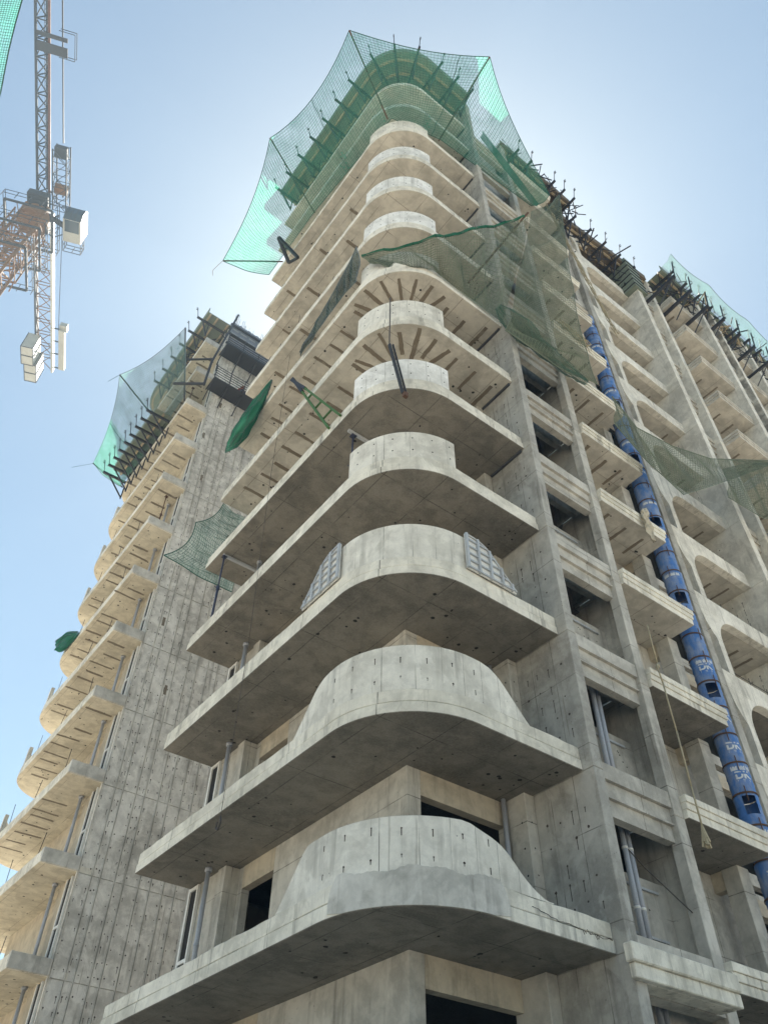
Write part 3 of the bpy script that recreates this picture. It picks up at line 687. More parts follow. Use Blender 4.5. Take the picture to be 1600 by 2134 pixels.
D5 = deck('formwork_deck', 'formwork deck on the roof edge of the rear tower', pB2, 0.3, bz(NB - 1) + H, 1.6, 'deck_green', [((BX, BY + 0.6 + 1.25 * i), (-1, 0)) for i in range(6)], (8, 33, bz(NB)))
# lower bracket row of the rear tower, seen through its net
D6 = deck('formwork_deck', 'bracket platform behind the grey net along the rear tower balcony', [(BX, BY + 2.0), (BX, yE - 2.0)], 0.95, bz(10) + 0.75, 0.2, 'deck_green', [((BX, BY + 2.2 + 0.75 * i), (-1, 0)) for i in range(9)], (7, 33, bz(10)))
# lower row of long brackets on the far wing
for i in range(7):
    x = 26.3 + 1.55 * i; z = zk(12) - 0.3 + 0.1 * (i % 2)
    t = thing('steel_bracket', '%s dark steel bracket arm under the far wing roof, counting from the arches' % ('first second third fourth fifth sixth seventh'.split()[i]), 'bracket', (x, 8.9, z), 'bracket arms under the far wing roof')
    put('arm', MB().beam((x, 10.2, z), (x, 7.5, z + 0.15), 0.14, 0.2).mesh('arm', 'steel'), t)
    put('post', MB().tube((x, 7.55, z), (x + .1, 7.35, z + 1.6), 0.04, 5).tube((x + .08, 7.4, z + 1.2), (x + .25, 7.35, z + 1.22), .03, 5).mesh('post', 'steel'), t)
    put('strut', MB().tube((x, 9.0, z - 1.2), (x, 7.8, z), 0.04, 5).mesh('strut', 'steel'), t)
# starter bars on the roofs
def bars(name, parent, pts, z, hmin, hmax):
    m = MB()
    for x, y in pts: m.tube((x, y, z), (x + random.uniform(-.12, .12), y + random.uniform(-.12, .12), z + random.uniform(hmin, hmax)), 0.013, 4)
    return kind(put(name, m.mesh(name, 'wire'), parent), 'stuff')
bars('starter_bars', T2, [(random.uniform(8.6, 13), random.uniform(BY + .1, BY + .8)) for _ in range(46)], bz(NB), 0.9, 2.4)
bars('starter_bars', T1, [(random.uniform(25.3, 26.2), random.uniform(10.2, 11.2)) for _ in range(26)], zk(13), 1.2, 3.2)
bars('starter_bars', T1, [(random.uniform(14.3, 20), random.uniform(10.2, 11.0)) for _ in range(18)], zk(13), 0.4, 1.0)
bars('starter_bars', T1, [(XL + 0.12, y) for y in (11.6, 12.9, 13.7, 15.1, 16.6, 17.5)], zk(7) + .4, 0.7, 1.3)
# column formwork box beside the starter bars
t = thing('column_formwork', 'grey shuttering box around a column head below the tall bars', 'formwork', (25.6, 10.3, zk(12)))
put('shutter', MB().box(25.1, 26.2, 9.3, 10.8, 0, 3.4).mesh('shutter', 'deck_green'), t, (0, 0, zk(12) + 0.1))
for i in range(6): put('waler', MB().box(25.06, 26.24, 9.26, 9.298, 0.2 + 0.55 * i, 0.26 + 0.55 * i).box(25.06, 25.098, 9.3, 10.8, 0.2 + 0.55 * i, 0.26 + 0.55 * i).mesh('waler', 'steel'), t, (0, 0, zk(12) + 0.1))
# steel wall formwork and platforms on top of the ribbed wall
zf = bz(12) + 0.2
t = thing('wall_formwork', 'blue-grey steel panel formwork on top of the ribbed wall', 'formwork', (10, 28, zf))
for i in range(6):
    x = 8.45 + 0.62 * i
    p_ = put('form_panel', MB().box(x, x + 0.58, BY - 0.18, BY - 0.08, 0, 3.3).mesh('form_panel', 'form_steel'), t, (0, 0, zf))
    put('panel_ribs', MB().box(x - .005, x + 0.06, BY - 0.24, BY - 0.183, 0, 3.3).box(x + .52, x + .585, BY - 0.24, BY - .183, 0, 3.3).mesh('panel_ribs', 'form_steel'), p_, (0, 0, zf))
    m = MB()
    for j in range(7): m.box(x + .063, x + .517, BY - .235, BY - .184, 0.2 + 0.45 * j, 0.26 + 0.45 * j)
    put('panel_cross_ribs', m.mesh('panel_cross_ribs', 'galvanised'), p_, (0, 0, zf))
for j in range(3): put('waler', MB().box(8.3, 12.3, BY - .36, BY - .245, 0.5 + 1.1 * j, 0.62 + 1.1 * j).mesh('waler', 'steel'), t, (0, 0, zf))
def platform(label, x0, x1, z, y0, y1):
    t = thing('work_platform', label, 'platform', ((x0 + x1) / 2, (y0 + y1) / 2, z))
    put('platform_floor', MB().box(x0, x1, y0, y1, 0, 0.06).mesh('platform_floor', 'steel'), t, (0, 0, z))
    for j in range(5): put('guard_rail', MB().tube((x0, y0, 0.25 + .22 * j), (x1, y0, 0.25 + .22 * j), 0.022, 5).mesh('guard_rail', 'steel'), t, (0, 0, z))
    n_ = 5
    for i in range(n_):
        x = x0 + (x1 - x0) * i / (n_ - 1)
        put('platform_bracket', MB().tube((x, y0, 0), (x, y0, 1.25), 0.03, 5).beam((x, y1, -1.1), (x, y0 + .2, -.05), 0.06, 0.06).beam((x, y1, -.05), (x, y0, -.05), .06, .1).mesh('platform_bracket', 'steel'), t, (0, 0, z))
platform('upper railed platform under the blue-grey steel formwork', 8.2, 12.5, zf - 0.7, BY - 1.1, BY - 0.04)
platform('lower railed platform where a worker sits against the ribbed wall', 8.0, 11.8, bz(10) + 2.1, BY - 1.1, BY - 0.04)
t = thing('scaffold_bracket', 'dark steel frame reaching down over the upper rear tower balconies', 'frame', (7.3, 27.2, bz(11)))
put('frame_post', MB().beam((8.5, 27.5, bz(13) + .5), (7.6, 27.2, bz(11) + .2), .12, .12).beam((7.6, 27.2, bz(11) + .2), (7.55, 27.2, bz(10) + 1.0), .12, .12).mesh('frame_post', 'steel'), t)
put('frame_arm', MB().beam((7.55, 27.2, bz(10) + 1.1), (6.2, 28.4, bz(10) + 1.3), .12, .12).beam((7.6, 27.3, bz(11) + .6), (6.4, 28.6, bz(11) + 1.0), .1, .1).mesh('frame_arm', 'steel'), t)

# ================================================================== person on the lower platform
def person(loc):
    me = bpy.data.meshes.new('person')
    V = [(0, 0, .52), (0, .03, .78), (0, .02, 1.0), (0, .02, 1.13), (0, 0, 1.25),
         (-.19, 0, 1.02), (-.27, -.12, .80), (-.14, -.30, .78), (.19, 0, 1.02), (.28, -.10, .78), (.15, -.28, .70),
         (-.10, -.02, .50), (-.14, -.42, .52), (-.14, -.44, .08), (-.14, -.58, .05), (.10, -.02, .50), (.14, -.42, .55), (.15, -.40, .10), (.15, -.54, .06)]
    Ed = [(0, 1), (1, 2), (2, 3), (3, 4), (2, 5), (5, 6), (6, 7), (2, 8), (8, 9), (9, 10), (0, 11), (11, 12), (12, 13), (13, 14), (0, 15), (15, 16), (16, 17), (17, 18)]
    me.from_pydata(V, Ed, [])
    P = thing('person', 'worker in red shirt and dark cap sitting on the platform by the ribbed wall', 'person', loc)
    o = put('body', me, P, loc)
    rad = [.14, .13, .15, .06, .10, .07, .045, .035, .07, .045, .035, .09, .065, .045, .04, .09, .065, .045, .04]
    sk = o.modifiers.new('skin', 'SKIN')
    for i, r_ in enumerate(rad): me.skin_vertices[0].data[i].radius = (r_, r_)
    me.skin_vertices[0].data[0].use_root = True
    sb = o.modifiers.new('sub', 'SUBSURF'); sb.levels = 1; sb.render_levels = 2
    me.materials.append(MATS['shirt'])
    put('cap', MB().tube((0, 0, 1.30), (0, 0, 1.40), 0.125, 12, 0.07).tube((0, -.05, 1.29), (0, -.16, 1.28), .06, 8).mesh('cap', 'helmet', True), P, loc)
    put('trousers', MB().tube((-.11, -.02, .50), (-.14, -.42, .52), .10, 8, .08).tube((-.14, -.42, .52), (-.14, -.44, .12), .08, 8, .06).tube((.11, -.02, .50), (.14, -.42, .55), .10, 8, .08).tube((.14, -.42, .55), (.15, -.40, .14), .08, 8, .06).mesh('trousers', 'trousers', True), P, loc)
    return P
person((10.0, BY - 0.45, bz(10) + 2.16))

# ================================================================== blue rubbish chute of drums
CH = thing('rubbish_chute', 'tall blue rubbish chute of stacked plastic drums running down beside the balconies', 'chute', (18.17, 9.36, 0))
CX, CY, CR, CL = 18.17, 9.36, 0.285, 0.80
def drum_mesh(open_):
    m = MB(); n = 28; rings = [(0, .93), (.03, 1.0), (.26, 1.0), (.28, 1.03), (.31, 1.03), (.33, 1.0), (.5, 1.0), (.52, 1.03), (.55, 1.03), (.57, 1.0), (.77, 1.02), (CL - .005, 1.05)]
    for z, f in rings:
        for i in range(n):
            a = 2 * math.pi * i / n; m.v.append((CR * f * math.cos(a), CR * f * math.sin(a), z))
    for r_ in range(len(rings) - 1):
        for i in range(n):
            a = math.degrees(2 * math.pi * (i + .5) / n)
            if open_ and 4 <= r_ <= 9 and 195 < a < 262: continue
            j = (i + 1) % n; m.f.append([r_ * n + i, r_ * n + j, (r_ + 1) * n + j, (r_ + 1) * n + i]); m.mi.append(0)
    return m.mesh('drum', 'drum_blue', True)
DM, DO = drum_mesh(False), drum_mesh(True)
ring = MB(); ringn = 28
ring.v = [((CR * f) * math.cos(6.28319 * i / ringn), (CR * f) * math.sin(6.28319 * i / ringn), z) for f, z in ((1.055, -.02), (1.085, -.02), (1.085, .02), (1.055, .02)) for i in range(ringn)]
for c in range(4):
    for i in range(ringn):
        j = (i + 1) % ringn; d = (c + 1) % 4; ring.f.append([c * ringn + i, c * ringn + j, d * ringn + j, d * ringn + i]); ring.mi.append(0)
RING = ring.mesh('steel_hoop', 'rusty', True)
def wrap(pts2, r_, z0):                                      # flat (arc length, height) to the drum's skin
    return [(r_ * math.cos(R(235) + s / r_), r_ * math.sin(R(235) + s / r_), z0 + h_) for s, h_ in pts2]
def tape_mesh():
    m = MB(); r_ = CR * 1.012; n = 18
    m.v = wrap([(-0.28 + .5 * i / n, 0) for i in range(n + 1)], r_, .62) + wrap([(-0.28 + .5 * i / n, .11) for i in range(n + 1)], r_, .62)
    for i in range(n):
        if i % 7 != 6: m.f.append([i, i + 1, n + 2 + i, n + 1 + i]); m.mi.append(0)
    return m.mesh('white_tape', 'tape', True)
TAPE = tape_mesh()
def logo_mesh():                                             # two white letters and two fine lines of print under them
    cu = bpy.data.curves.new('logo', 'FONT'); cu.body = 'DK'; cu.size = 0.27; cu.offset = 0.010; cu.align_x = 'CENTER'
    to = bpy.data.objects.new('logo', cu); COL.objects.link(to)
    dg = bpy.context.evaluated_depsgraph_get(); me = bpy.data.meshes.new_from_object(to.evaluated_get(dg))
    bpy.data.objects.remove(to)
    import bmesh
    bm = bmesh.new(); bm.from_mesh(me); bmesh.ops.subdivide_edges(bm, edges=bm.edges[:], cuts=1)
    m2 = MB()
    for j in range(2): m2.add([(-.16, -.05 - .035 * j, 0), (.0, -.05 - .035 * j, 0), (.16, -.05 - .035 * j, 0), (.16, -.035 - .035 * j, 0), (0, -.035 - .035 * j, 0), (-.16, -.035 - .035 * j, 0)], [(0, 1, 4, 5), (1, 2, 3, 4)])
    vs_ = [bm.verts.new(v) for v in m2.v]; [bm.faces.new([vs_[i] for i in f]) for f in m2.f]
    r_ = CR * 1.018
    for v in bm.verts: v.co = Vector(wrap([(v.co.x, v.co.y)], r_, .40)[0])
    bm.to_mesh(me); bm.free(); me.materials.clear(); me.materials.append(MATS['tape']); me.name = 'logo'; return me
LOGO = logo_mesh()
nd = 0; z = 1.2
while z < 32.5:
    near = [k for k in range(NK) if 0.25 < z + CL * .5 - zk(k) - 0.5 < 0.25 + CL]
    d = put('drum', DO if near else DM, CH, (CX + random.uniform(-.012, .012), CY + random.uniform(-.012, .012), z), random.uniform(-.05, .05))
    l_ = d.location
    put('steel_hoop', RING, d, (l_.x, l_.y, z + .04))
    if nd % 2 == 0: put('white_tape', TAPE, d, (l_.x, l_.y, z), random.uniform(-.5, .1))
    if z < 14.5 and not near: put('printed_mark', LOGO, d, (l_.x, l_.y, z), random.uniform(-.25, .25))
    b = R(235) + random.uniform(-.6, .6)
    put('tie_bar', MB().tube((l_.x + CR * 1.1 * math.cos(b), l_.y + CR * 1.1 * math.sin(b), -.18), (l_.x + CR * 1.1 * math.cos(b), l_.y + CR * 1.1 * math.sin(b), .2), .012, 5).mesh('tie_bar', 'rusty'), d, (0, 0, z))
    z += CL; nd += 1

# ================================================================== safety nets
def grid_surface(fn, nu, nv):
    return [[Vector(fn(i / nu, j / nv)) for j in range(nv + 1)] for i in range(nu + 1)]
def net(name, label, fn, nu, nv, film, strand, su, sv, r_, loc, edge=None, group=None):
    t = thing(name, label, 'net', loc, group)
    G = grid_surface(fn, nu, nv); m = MB()
    m.v = [tuple(p) for row in G for p in row]
    for i in range(nu):
        for j in range(nv):
            a = i * (nv + 1) + j; m.f.append([a, a + 1, a + nv + 2, a + nv + 1]); m.mi.append(0)
    me = m.mesh('net_sheet', film, True); put('net_sheet', me, t)
    if su:                                                   # knotted mesh strands
        m = MB()
        for q in range(su + 1):
            u = q / su; pts = [Vector(fn(u, j / nv)) for j in range(nv + 1)]
            m.path(pts, r_, 3)
        for q in range(sv + 1):
            v = q / sv; pts = [Vector(fn(i / nu, v)) for i in range(nu + 1)]
            m.path(pts, r_, 3)
        kind(put('net_strands', m.mesh('net_strands', strand), t), 'stuff')
    if edge:
        m = MB()
        for e in edge:
            pts = [Vector(fn(*e(i / 40))) for i in range(41)]; m.path(pts, 0.018, 5)
        put('edge_rope', m.mesh('edge_rope', strand), t)
    return t
def lerp(a, b, t): return tuple(x + (y - x) * t for x, y in zip(a, b))
def poly(pts, t):
    n = len(pts) - 1; s = min(max(t, 0), 1) * n; i = min(int(s), n - 1); return lerp(pts[i], pts[i + 1], s - i), i, s - i
def loft(outer, inner, pull, sag, fold=0.0, bulge=0.0):
    def fn(u, v):
        o, i, s = poly(outer, u); n_, _, _ = poly(inner, u)
        w_ = 4 * s * (1 - s)
        pl = pull[i] if isinstance(pull, (list, tuple)) else pull
        o = lerp(o, n_, pl * w_)
        p = lerp(n_, o, v); q = 4 * v * (1 - v)
        return (p[0] + fold * math.sin(u * 37 + v * 3) * q, p[1] + fold * math.cos(u * 29 + v * 5) * q, p[2] - sag * q * (0.6 + 0.4 * w_) + fold * math.sin(u * 61 + v * 9) * q)
    return fn
T_4, T_3, T_1, T_2, T_5 = (4.47, 19.10, 37.5), (3.68, 14.51, 42.0), (3.98, 8.33, 41.5), (9.45, 5.27, 41.0), (15.5, 7.75, 39.9)
I_4, I_3, I_1, I_2, I_5 = (6.75, 18.75, 38.3), (6.92, 15.2, 39.3), (7.3, 9.55, 39.5), (9.5, 8.80, 39.0), (14.8, 8.45, 38.9)
netA = loft([T_4, T_3, T_1, T_2, T_5], [I_4, I_3, I_1, I_2, I_5], [0.10, 0.13, 0.07, 0.10], 0.45, 0.04)
A = net('safety_net', 'large green safety net spread on poles round the top corner of the near tower', netA, 96, 20, 'net_green', 'strand', 150, 34, 0.0075, (7, 9, 39), [lambda s: (s, 1.0), lambda s: (s, 0.0), lambda s: (0.0, s), lambda s: (1.0, s)])
for tip, base in ((T_1, (7.17, 9.67, 39.4)), (T_2, (9.47, 8.9, 39.0)), (T_3, (6.98, 15.2, 39.4)), (T_4, (6.98, 17.9, 38.6))):
    put('net_pole', MB().tube(base, tip, 0.035, 7).mesh('net_pole', 'rusty'), A)
for u in (0.37, 0.70):                                       # gathering ropes
    put('lashing_rope', MB().path([tuple(Vector(netA(u, v / 12)) + Vector((0.04 * math.sin(v * 2.1), 0, -.03))) for v in range(0, 13)], 0.016, 5).mesh('lashing_rope', 'strand'), A)
put('rope_end', MB().path([T_4, (4.35, 19.2, 37.1), (4.2, 19.3, 36.5), (4.3, 19.35, 36.2)], 0.012).mesh('rope_end', 'rope'), A)
# folded hem hanging along the right-hand side
hem = loft([(11.9, 8.2, 43.2), (13.3, 8.2, 41.6), (14.9, 8.1, 38.6)], [(12.3, 8.68, 44.0), (13.3, 8.58, 42.0), (14.85, 8.4, 38.9)], 0.0, 0.05, 0.05)
net('net_hem', 'bright green folded net hem running down right of the top corner', hem, 30, 5, 'net_dense', 'strand', 0, 0, 0.01, (13, 8.5, 42))
# front net over the seventh balcony
CT, CBs = (11.8, 6.95, 31.1), (10.09, 8.84, 26.5)
fC = loft([(6.66, 10.3, 26.55), (8.13, 8.30, 26.5), (10.05, 7.9, 29.2), CT], [(6.9, 10.1, 26.4), (8.5, 8.83, 25.5), (10.2, 8.82, 25.3), (11.4, 8.75, 25.2)], [0.05, 0.03, 0.05], 0.6, 0.10)
Cn = net('safety_net', 'dusty net slung across the seventh corner balcony from a slanting rusty pole', fC, 48, 14, 'net_dusty', 'strand_dusty', 60, 22, 0.008, (9.5, 8.6, 26), [lambda s: (s, 1.0)])
put('net_pole', MB().tube(CBs, CT, 0.04, 7).mesh('net_pole', 'rusty'), Cn)
put('rolled_hem', MB().path([tuple(Vector(fC(i / 30, 1.0)) + Vector((0, .04 * math.sin(i * 1.7), .06 * math.sin(i * .8)))) for i in range(0, 30)], 0.05, 7).mesh('rolled_hem', 'net_dense', True), Cn)
put('lashing_rope', MB().path([tuple(lerp(CBs, CT, i / 14)[c] + (0.10 * math.sin(i * 1.9) if c < 2 else 0) for c in range(3)) for i in range(15)], 0.014, 5).mesh('lashing_rope', 'rope'), Cn)
# long drape down the middle of the facade
fD = loft([(17.0, 8.0, 42.6), (15.9, 8.0, 35.2), (15.35, 8.0, 30.9), (14.85, 8.0, 25.6), (14.85, 8.0, 23.8)], [(13.9, 8.0, 36.2), (13.0, 8.1, 32.0), (12.0, 8.2, 28.2), (11.4, 8.3, 25.0), (10.9, 8.3, 23.6)], [0, 0.03, 0.04, 0.02], 0.25, 0.10)
net('safety_net', 'long dusty green net draped down the middle of the facade above the chute', fD, 64, 18, 'net_dusty', 'strand_dusty', 110, 30, 0.007, (14, 8, 24), [lambda s: (s, 1.0), lambda s: (1.0, s)])
# caught bundle in its lower fold
def bundle(name, label, pts, rad, mat, strand, loc, wob=0.25, n=30, flat=1.0):
    t = thing(name, label, 'net', loc); m = MB(); k = len(pts)
    fine = 5; P2 = []; R2 = []
    for i in range(k - 1):
        for j in range(fine): P2.append(lerp(pts[i], pts[i + 1], j / fine)); R2.append(rad[i] + (rad[i + 1] - rad[i]) * j / fine)
    P2.append(pts[-1]); R2.append(rad[-1]); k = len(P2)
    ph = [random.uniform(0, 6.28) for _ in range(6)]
    rows = []
    for i, (p, r_) in enumerate(zip(P2, R2)):
        d = (Vector(P2[min(i + 1, k - 1)]) - Vector(P2[max(i - 1, 0)])).normalized(); q = d.to_track_quat('Z', 'Y'); row = []
        for a_ in range(n):
            th = a_ * 6.283 / n
            f = 1 + wob * (0.5 * math.sin(3 * th + ph[0] + i * .05) + 0.5 * math.sin(7 * th + ph[1] + .8 * math.sin(i * .11)) + 0.35 * math.sin(13 * th + ph[2] + i * .07)) + wob * .35 * math.sin(i * .45 + 2 * th + ph[3])
            row.append(Vector(p) + q @ Vector((flat * r_ * f * math.cos(th), r_ * f * math.sin(th), 0)))
        rows.append(row)
    m.v = [tuple(p) for row in rows for p in row]
    for i in range(k - 1):
        for a_ in range(n): m.f.append([i * n + a_, i * n + (a_ + 1) % n, (i + 1) * n + (a_ + 1) % n, (i + 1) * n + a_]); m.mi.append(0)
    put('net_roll', m.mesh('net_roll', mat, True), t)
    s = MB()
    for j in range(12):
        a0 = random.randrange(n); tw = random.choice((-1, 1)) * random.uniform(.1, .35)
        s.path([tuple(rows[i][int(a0 + tw * i) % n] + Vector((random.uniform(-.02, .02), random.uniform(-.02, .02), random.uniform(-.04, .0)))) for i in range(0, k, 2)], 0.007, 3)
    kind(put('net_strands', s.mesh('net_strands', strand), t), 'stuff'); return t
def curve(a, b, n, sagv): return [(lerp(a, b, i / n)[0], lerp(a, b, i / n)[1], lerp(a, b, i / n)[2] - sagv * 4 * (i / n) * (1 - i / n)) for i in range(n + 1)]
bundle('net_bundle', 'dark rubbish-filled net bundle sagging beside the seventh balcony end', curve((10.9, 8.4, 25.2), (14.4, 8.1, 23.6), 12, 0.35), [0.10, 0.22, 0.32, 0.36, 0.30, 0.24, 0.22, 0.20, 0.2, 0.18, 0.15, 0.12, 0.06], 'net_dusty', 'strand', (12, 8.3, 24))
bundle('net_bundle', 'green rolled net bag hanging off the left end of the seventh slab', curve((6.75, 15.9, 25.9), (6.75, 18.9, 24.6), 14, 0.25), [0.04, 0.12, 0.2, 0.26, 0.32, 0.36, 0.38, 0.40, 0.42, 0.42, 0.40, 0.34, 0.26, 0.16, 0.03], 'net_dense', 'strand_grey', (6.7, 17.5, 25), 0.16, 30, 0.6)
fH = loft([(6.72, 10.75, 28.05), (6.74, 11.6, 27.2), (6.76, 12.6, 26.5), (6.8, 14.1, 25.55)], [(6.80, 10.72, 25.6), (6.80, 11.4, 25.75), (6.80, 12.4, 25.6), (6.82, 14.0, 25.3)], 0.05, 0.0, 0.09)
net('gathered_net', 'dark gathered net hanging along the edge left of the seventh drum', fH, 50, 14, 'net_dark', 'strand_grey', 40, 16, 0.007, (6.8, 12, 26), [lambda s: (s, 1.0), lambda s: (0.0, s)])
# lower right net
fE = loft([(15.95, 8.2, 24.3), (16.9, 8.2, 23.3), (19.0, 8.2, 23.9), (21.9, 8.2, 25.3), (28.5, 8.2, 30.0)], [(15.9, 8.4, 22.9), (17.0, 8.3, 21.7), (18.7, 8.3, 21.2), (21.4, 8.25, 23.5), (28.0, 8.2, 29.3)], 0.0, -0.1, 0.07)
net('safety_net', 'sagging dusty green net hung across the lower arched bays at right', fE, 56, 14, 'net_dusty', 'strand_dusty', 80, 24, 0.008, (19, 8.2, 21), [lambda s: (s, 1.0), lambda s: (s, 0.0)])
fE2 = loft([(22.4, 8.15, 25.0), (25.0, 8.1, 27.2), (28.5, 8.1, 29.8)], [(22.2, 8.3, 23.4), (24.6, 8.3, 23.8), (27.5, 8.3, 25.5)], 0, 0.2, 0.06)
net('safety_net', 'torn net full of rubbish at the right picture edge', fE2, 30, 12, 'net_dusty', 'strand_dusty', 40, 20, 0.008, (25, 8.2, 24), [lambda s: (s, 0.0)])
# hanging net between two balcony ends
fF = loft([(5.62, 19.05, 18.8), (6.35, 19.0, 20.7), (7.14, 18.95, 22.1)], [(8.1, 19.0, 18.55), (8.2, 19.0, 20.5), (8.3, 18.95, 22.0)], 0.12, 0.15, 0.05)
net('safety_net', 'small pale green net hung off the left ends of the fifth and sixth slabs', fF, 24, 16, 'net_grey', 'strand', 30, 26, 0.006, (7, 19, 19), [lambda s: (s, 1.0), lambda s: (0.0, s)])
# net of the rear tower
B_1, B_2, B_3 = (5.5, 27.1, 43.0), (3.75, 31.8, 42.0), (5.3, 39.0, 41.5)
BI1, BI2, BI3 = (7.0, 28.3, 38.9), (7.05, 31.0, 38.8), (7.0, 36.6, 38.3)
fB = loft([B_1, B_2, B_3], [BI1, BI2, BI3], [0.08, 0.10], 0.35, 0.05)
fBg = lambda u, v: tuple(a + b for a, b in zip(fB(0.72 + .28 * u, v), (-.03, 0, .03)))
Bn = net('safety_net', 'grey-green net on three poles along the rear tower', fB, 60, 18, 'net_grey', 'strand_grey', 84, 34, 0.009, (6.5, 33, 39), [lambda s: (s, 1.0), lambda s: (0.0, s), lambda s: (1.0, s)])
for tip, base in ((B_1, (7.1, 28.5, 38.6)), (B_2, (7.1, 31.2, 38.7)), (B_3, (7.1, 36.6, 38.3))): put('net_pole', MB().tube(base, tip, 0.045, 7).mesh('net_pole', 'steel'), Bn)
mg = MB(); mg.v = [fBg(i / 14, j / 10) for i in range(15) for j in range(11)]
mg.f = [[i * 11 + j, i * 11 + j + 1, i * 11 + j + 12, i * 11 + j + 11] for i in range(14) for j in range(10)]; mg.mi = [0] * len(mg.f)
put('green_sheet', mg.mesh('green_sheet', 'net_green', True), Bn)
put('lashing_rope', MB().path([tuple(Vector(fB(0.74, v / 10))) for v in range(11)], 0.02, 5).path([B_2, (3.3, 31.9, 41.0)], .012).path([B_3, (4.2, 39.3, 40.6)], .012).mesh('lashing_rope', 'strand'), Bn)
# net over the far wing roof
fW = loft([(27.6, 7.5, 48.5), (31, 7.3, 48.2), (35, 7.3, 48.1), (40.5, 7.3, 48.0)], [(27.4, 8.3, 47.7), (31, 8.2, 47.5), (35, 8.2, 47.5), (40.5, 8.2, 47.4)], 0.15, 0.1, 0.03)
net('safety_net', 'thin grey net standing along the roof edge of the far wing', fW, 50, 8, 'net_grey', 'strand_grey', 80, 14, 0.009, (33, 8, 47.5), [lambda s: (s, 1.0)])
# corner of a neighbour's net, top left of the picture
GE = [(-4.62, 8.55, 25.0), (-4.61, 9.41, 25.0), (-4.56, 9.95, 25.0), (-4.47, 10.72, 25.0), (-4.38, 11.37, 25.0), (-4.30, 11.90, 25.0), (-4.26, 12.4, 25.0)]
def fG(u, v):
    e = poly(GE, u)[0]; return (e[0] - 1.1 * (1 - v), e[1] + 0.8 * (1 - v), e[2] + 0.25 * (1 - v) + .03 * math.sin(9 * u + 7 * v))
net('safety_net', 'bright green net corner cutting the upper left of the picture', fG, 26, 10, 'net_green', 'strand', 60, 20, 0.006, (-5, 10, 24.5), [lambda s: (s, 1.0)])
bundle('net_bundle', 'small green net rag caught on a rear tower balcony edge', [(7.05, 34.2, 25.5), (6.95, 34.9, 25.55), (6.9, 35.6, 25.6), (6.85, 36.4, 25.9), (6.85, 36.9, 26.2)], [0.08, 0.28, 0.34, 0.25, 0.05], 'net_dense', 'strand_grey', (6.9, 35.5, 25), 0.4, 24)

# ================================================================== loose site things
# shutter panels left on the third parapet
def shutter(label, side):
    t = thing('shutter_panel', label, 'formwork', (9.3, YF, zk(2)) if side == 'r' else (XL, 11.5, zk(2)))
    def sh(d): return drop(d - 0.06) + 0.04
    ds = [0.0 + 1.42 * i / 12 for i in range(13)]
    mk = (lambda d, o_: (XL + RC + d, YF - o_)) if side == 'r' else (lambda d, o_: (XL - o_, YF + RC + d))
    m = MB()
    for a, b in zip(ds[:-1], ds[1:]):
        q = [(*mk(a, .005), zk(2) + .50), (*mk(b, .005), zk(2) + .50), (*mk(b, .005), zk(2) + sh(b)), (*mk(a, .005), zk(2) + sh(a)), (*mk(a, .03), zk(2) + .50), (*mk(b, .03), zk(2) + .50), (*mk(b, .03), zk(2) + sh(b)), (*mk(a, .03), zk(2) + sh(a))]
        m.add(q, [(0, 1, 2, 3), (4, 5, 6, 7), (0, 1, 5, 4), (2, 3, 7, 6), (0, 3, 7, 4), (1, 2, 6, 5)])
    put('face_sheet', m.mesh('face_sheet', 'white_paint'), t)
    for d in (0.02, 0.34, 0.68, 1.0, 1.28):
        p = mk(d, .06); put('upright', MB().beam((*p, zk(2) + .50), (*p, zk(2) + sh(d)), .05, .07).mesh('upright', 'galvanised'), t)
    for j in range(5):
        zz = .54 + .2 * j; dm = max([d for d in ds if sh(d) > zz] + [0.06])
        put('stiffener', MB().beam((*mk(.07, .05), zk(2) + zz), (*mk(dm, .05), zk(2) + zz), .05, .035).mesh('stiffener', 'galvanised'), t)
    put('curved_rim', MB().path([(*mk(d, .05), zk(2) + sh(d)) for d in ds], .025, 5).mesh('curved_rim', 'galvanised'), t)
shutter('ribbed steel shutter panel still fixed right of the third drum', 'r')
shutter('ribbed steel shutter panel still fixed left of the third drum', 'l')
# shoring props
def prop(label, x, y, za, zb, mat='prop_blue', cross=None):
    t = thing('shoring_prop', label, 'prop', (x, y, za))
    zm = za + (zb - za) * .55
    put('outer_tube', MB().tube((x, y, za), (x, y, zm), .036, 8).mesh('outer_tube', mat, True), t)
    put('inner_tube', MB().tube((x, y, zm - .05), (x, y, zb), .026, 8).mesh('inner_tube', mat, True), t)
    put('collar', MB().tube((x, y, zm - .06), (x, y, zm + .06), .055, 8).tube((x - .12, y, zm), (x + .12, y, zm), .012, 5).mesh('collar', mat), t)
    put('head_plate', MB().box(x - .08, x + .08, y - .08, y + .08, zb - .012, zb - .001).box(x - .08, x + .08, y - .08, y + .08, za, za + .012).mesh('head_plate', mat), t)
    if cross: put('head_beam', MB().beam(cross[0], cross[1], .08, .09).mesh('head_beam', 'galvanised'), t)
prop('blue prop standing behind the fourth drum', 7.45, 11.35, zk(3) + .23, zk(4) - .1, 'prop_blue', ((7.25, 11.3, zk(4) - .05), (8.7, 11.3, zk(4) - .05)))
prop('dark prop at the left end between fourth and fifth slabs', 7.1, 17.75, zk(3) + .23, zk(4) - .1, 'prop_blue', ((7.05, 17.75, zk(4) - .05), (8.4, 17.75, zk(4) - .05)))
prop('rusty prop at the left end of the eighth storey', 7.9, 18.1, zk(7) + .23, zk(8) - .003, 'rusty')
prop('rusty prop on a rear tower balcony under the tenth slab', 7.9, BY + 1.0, bz(7) + .23, bz(8) - .003, 'rusty')
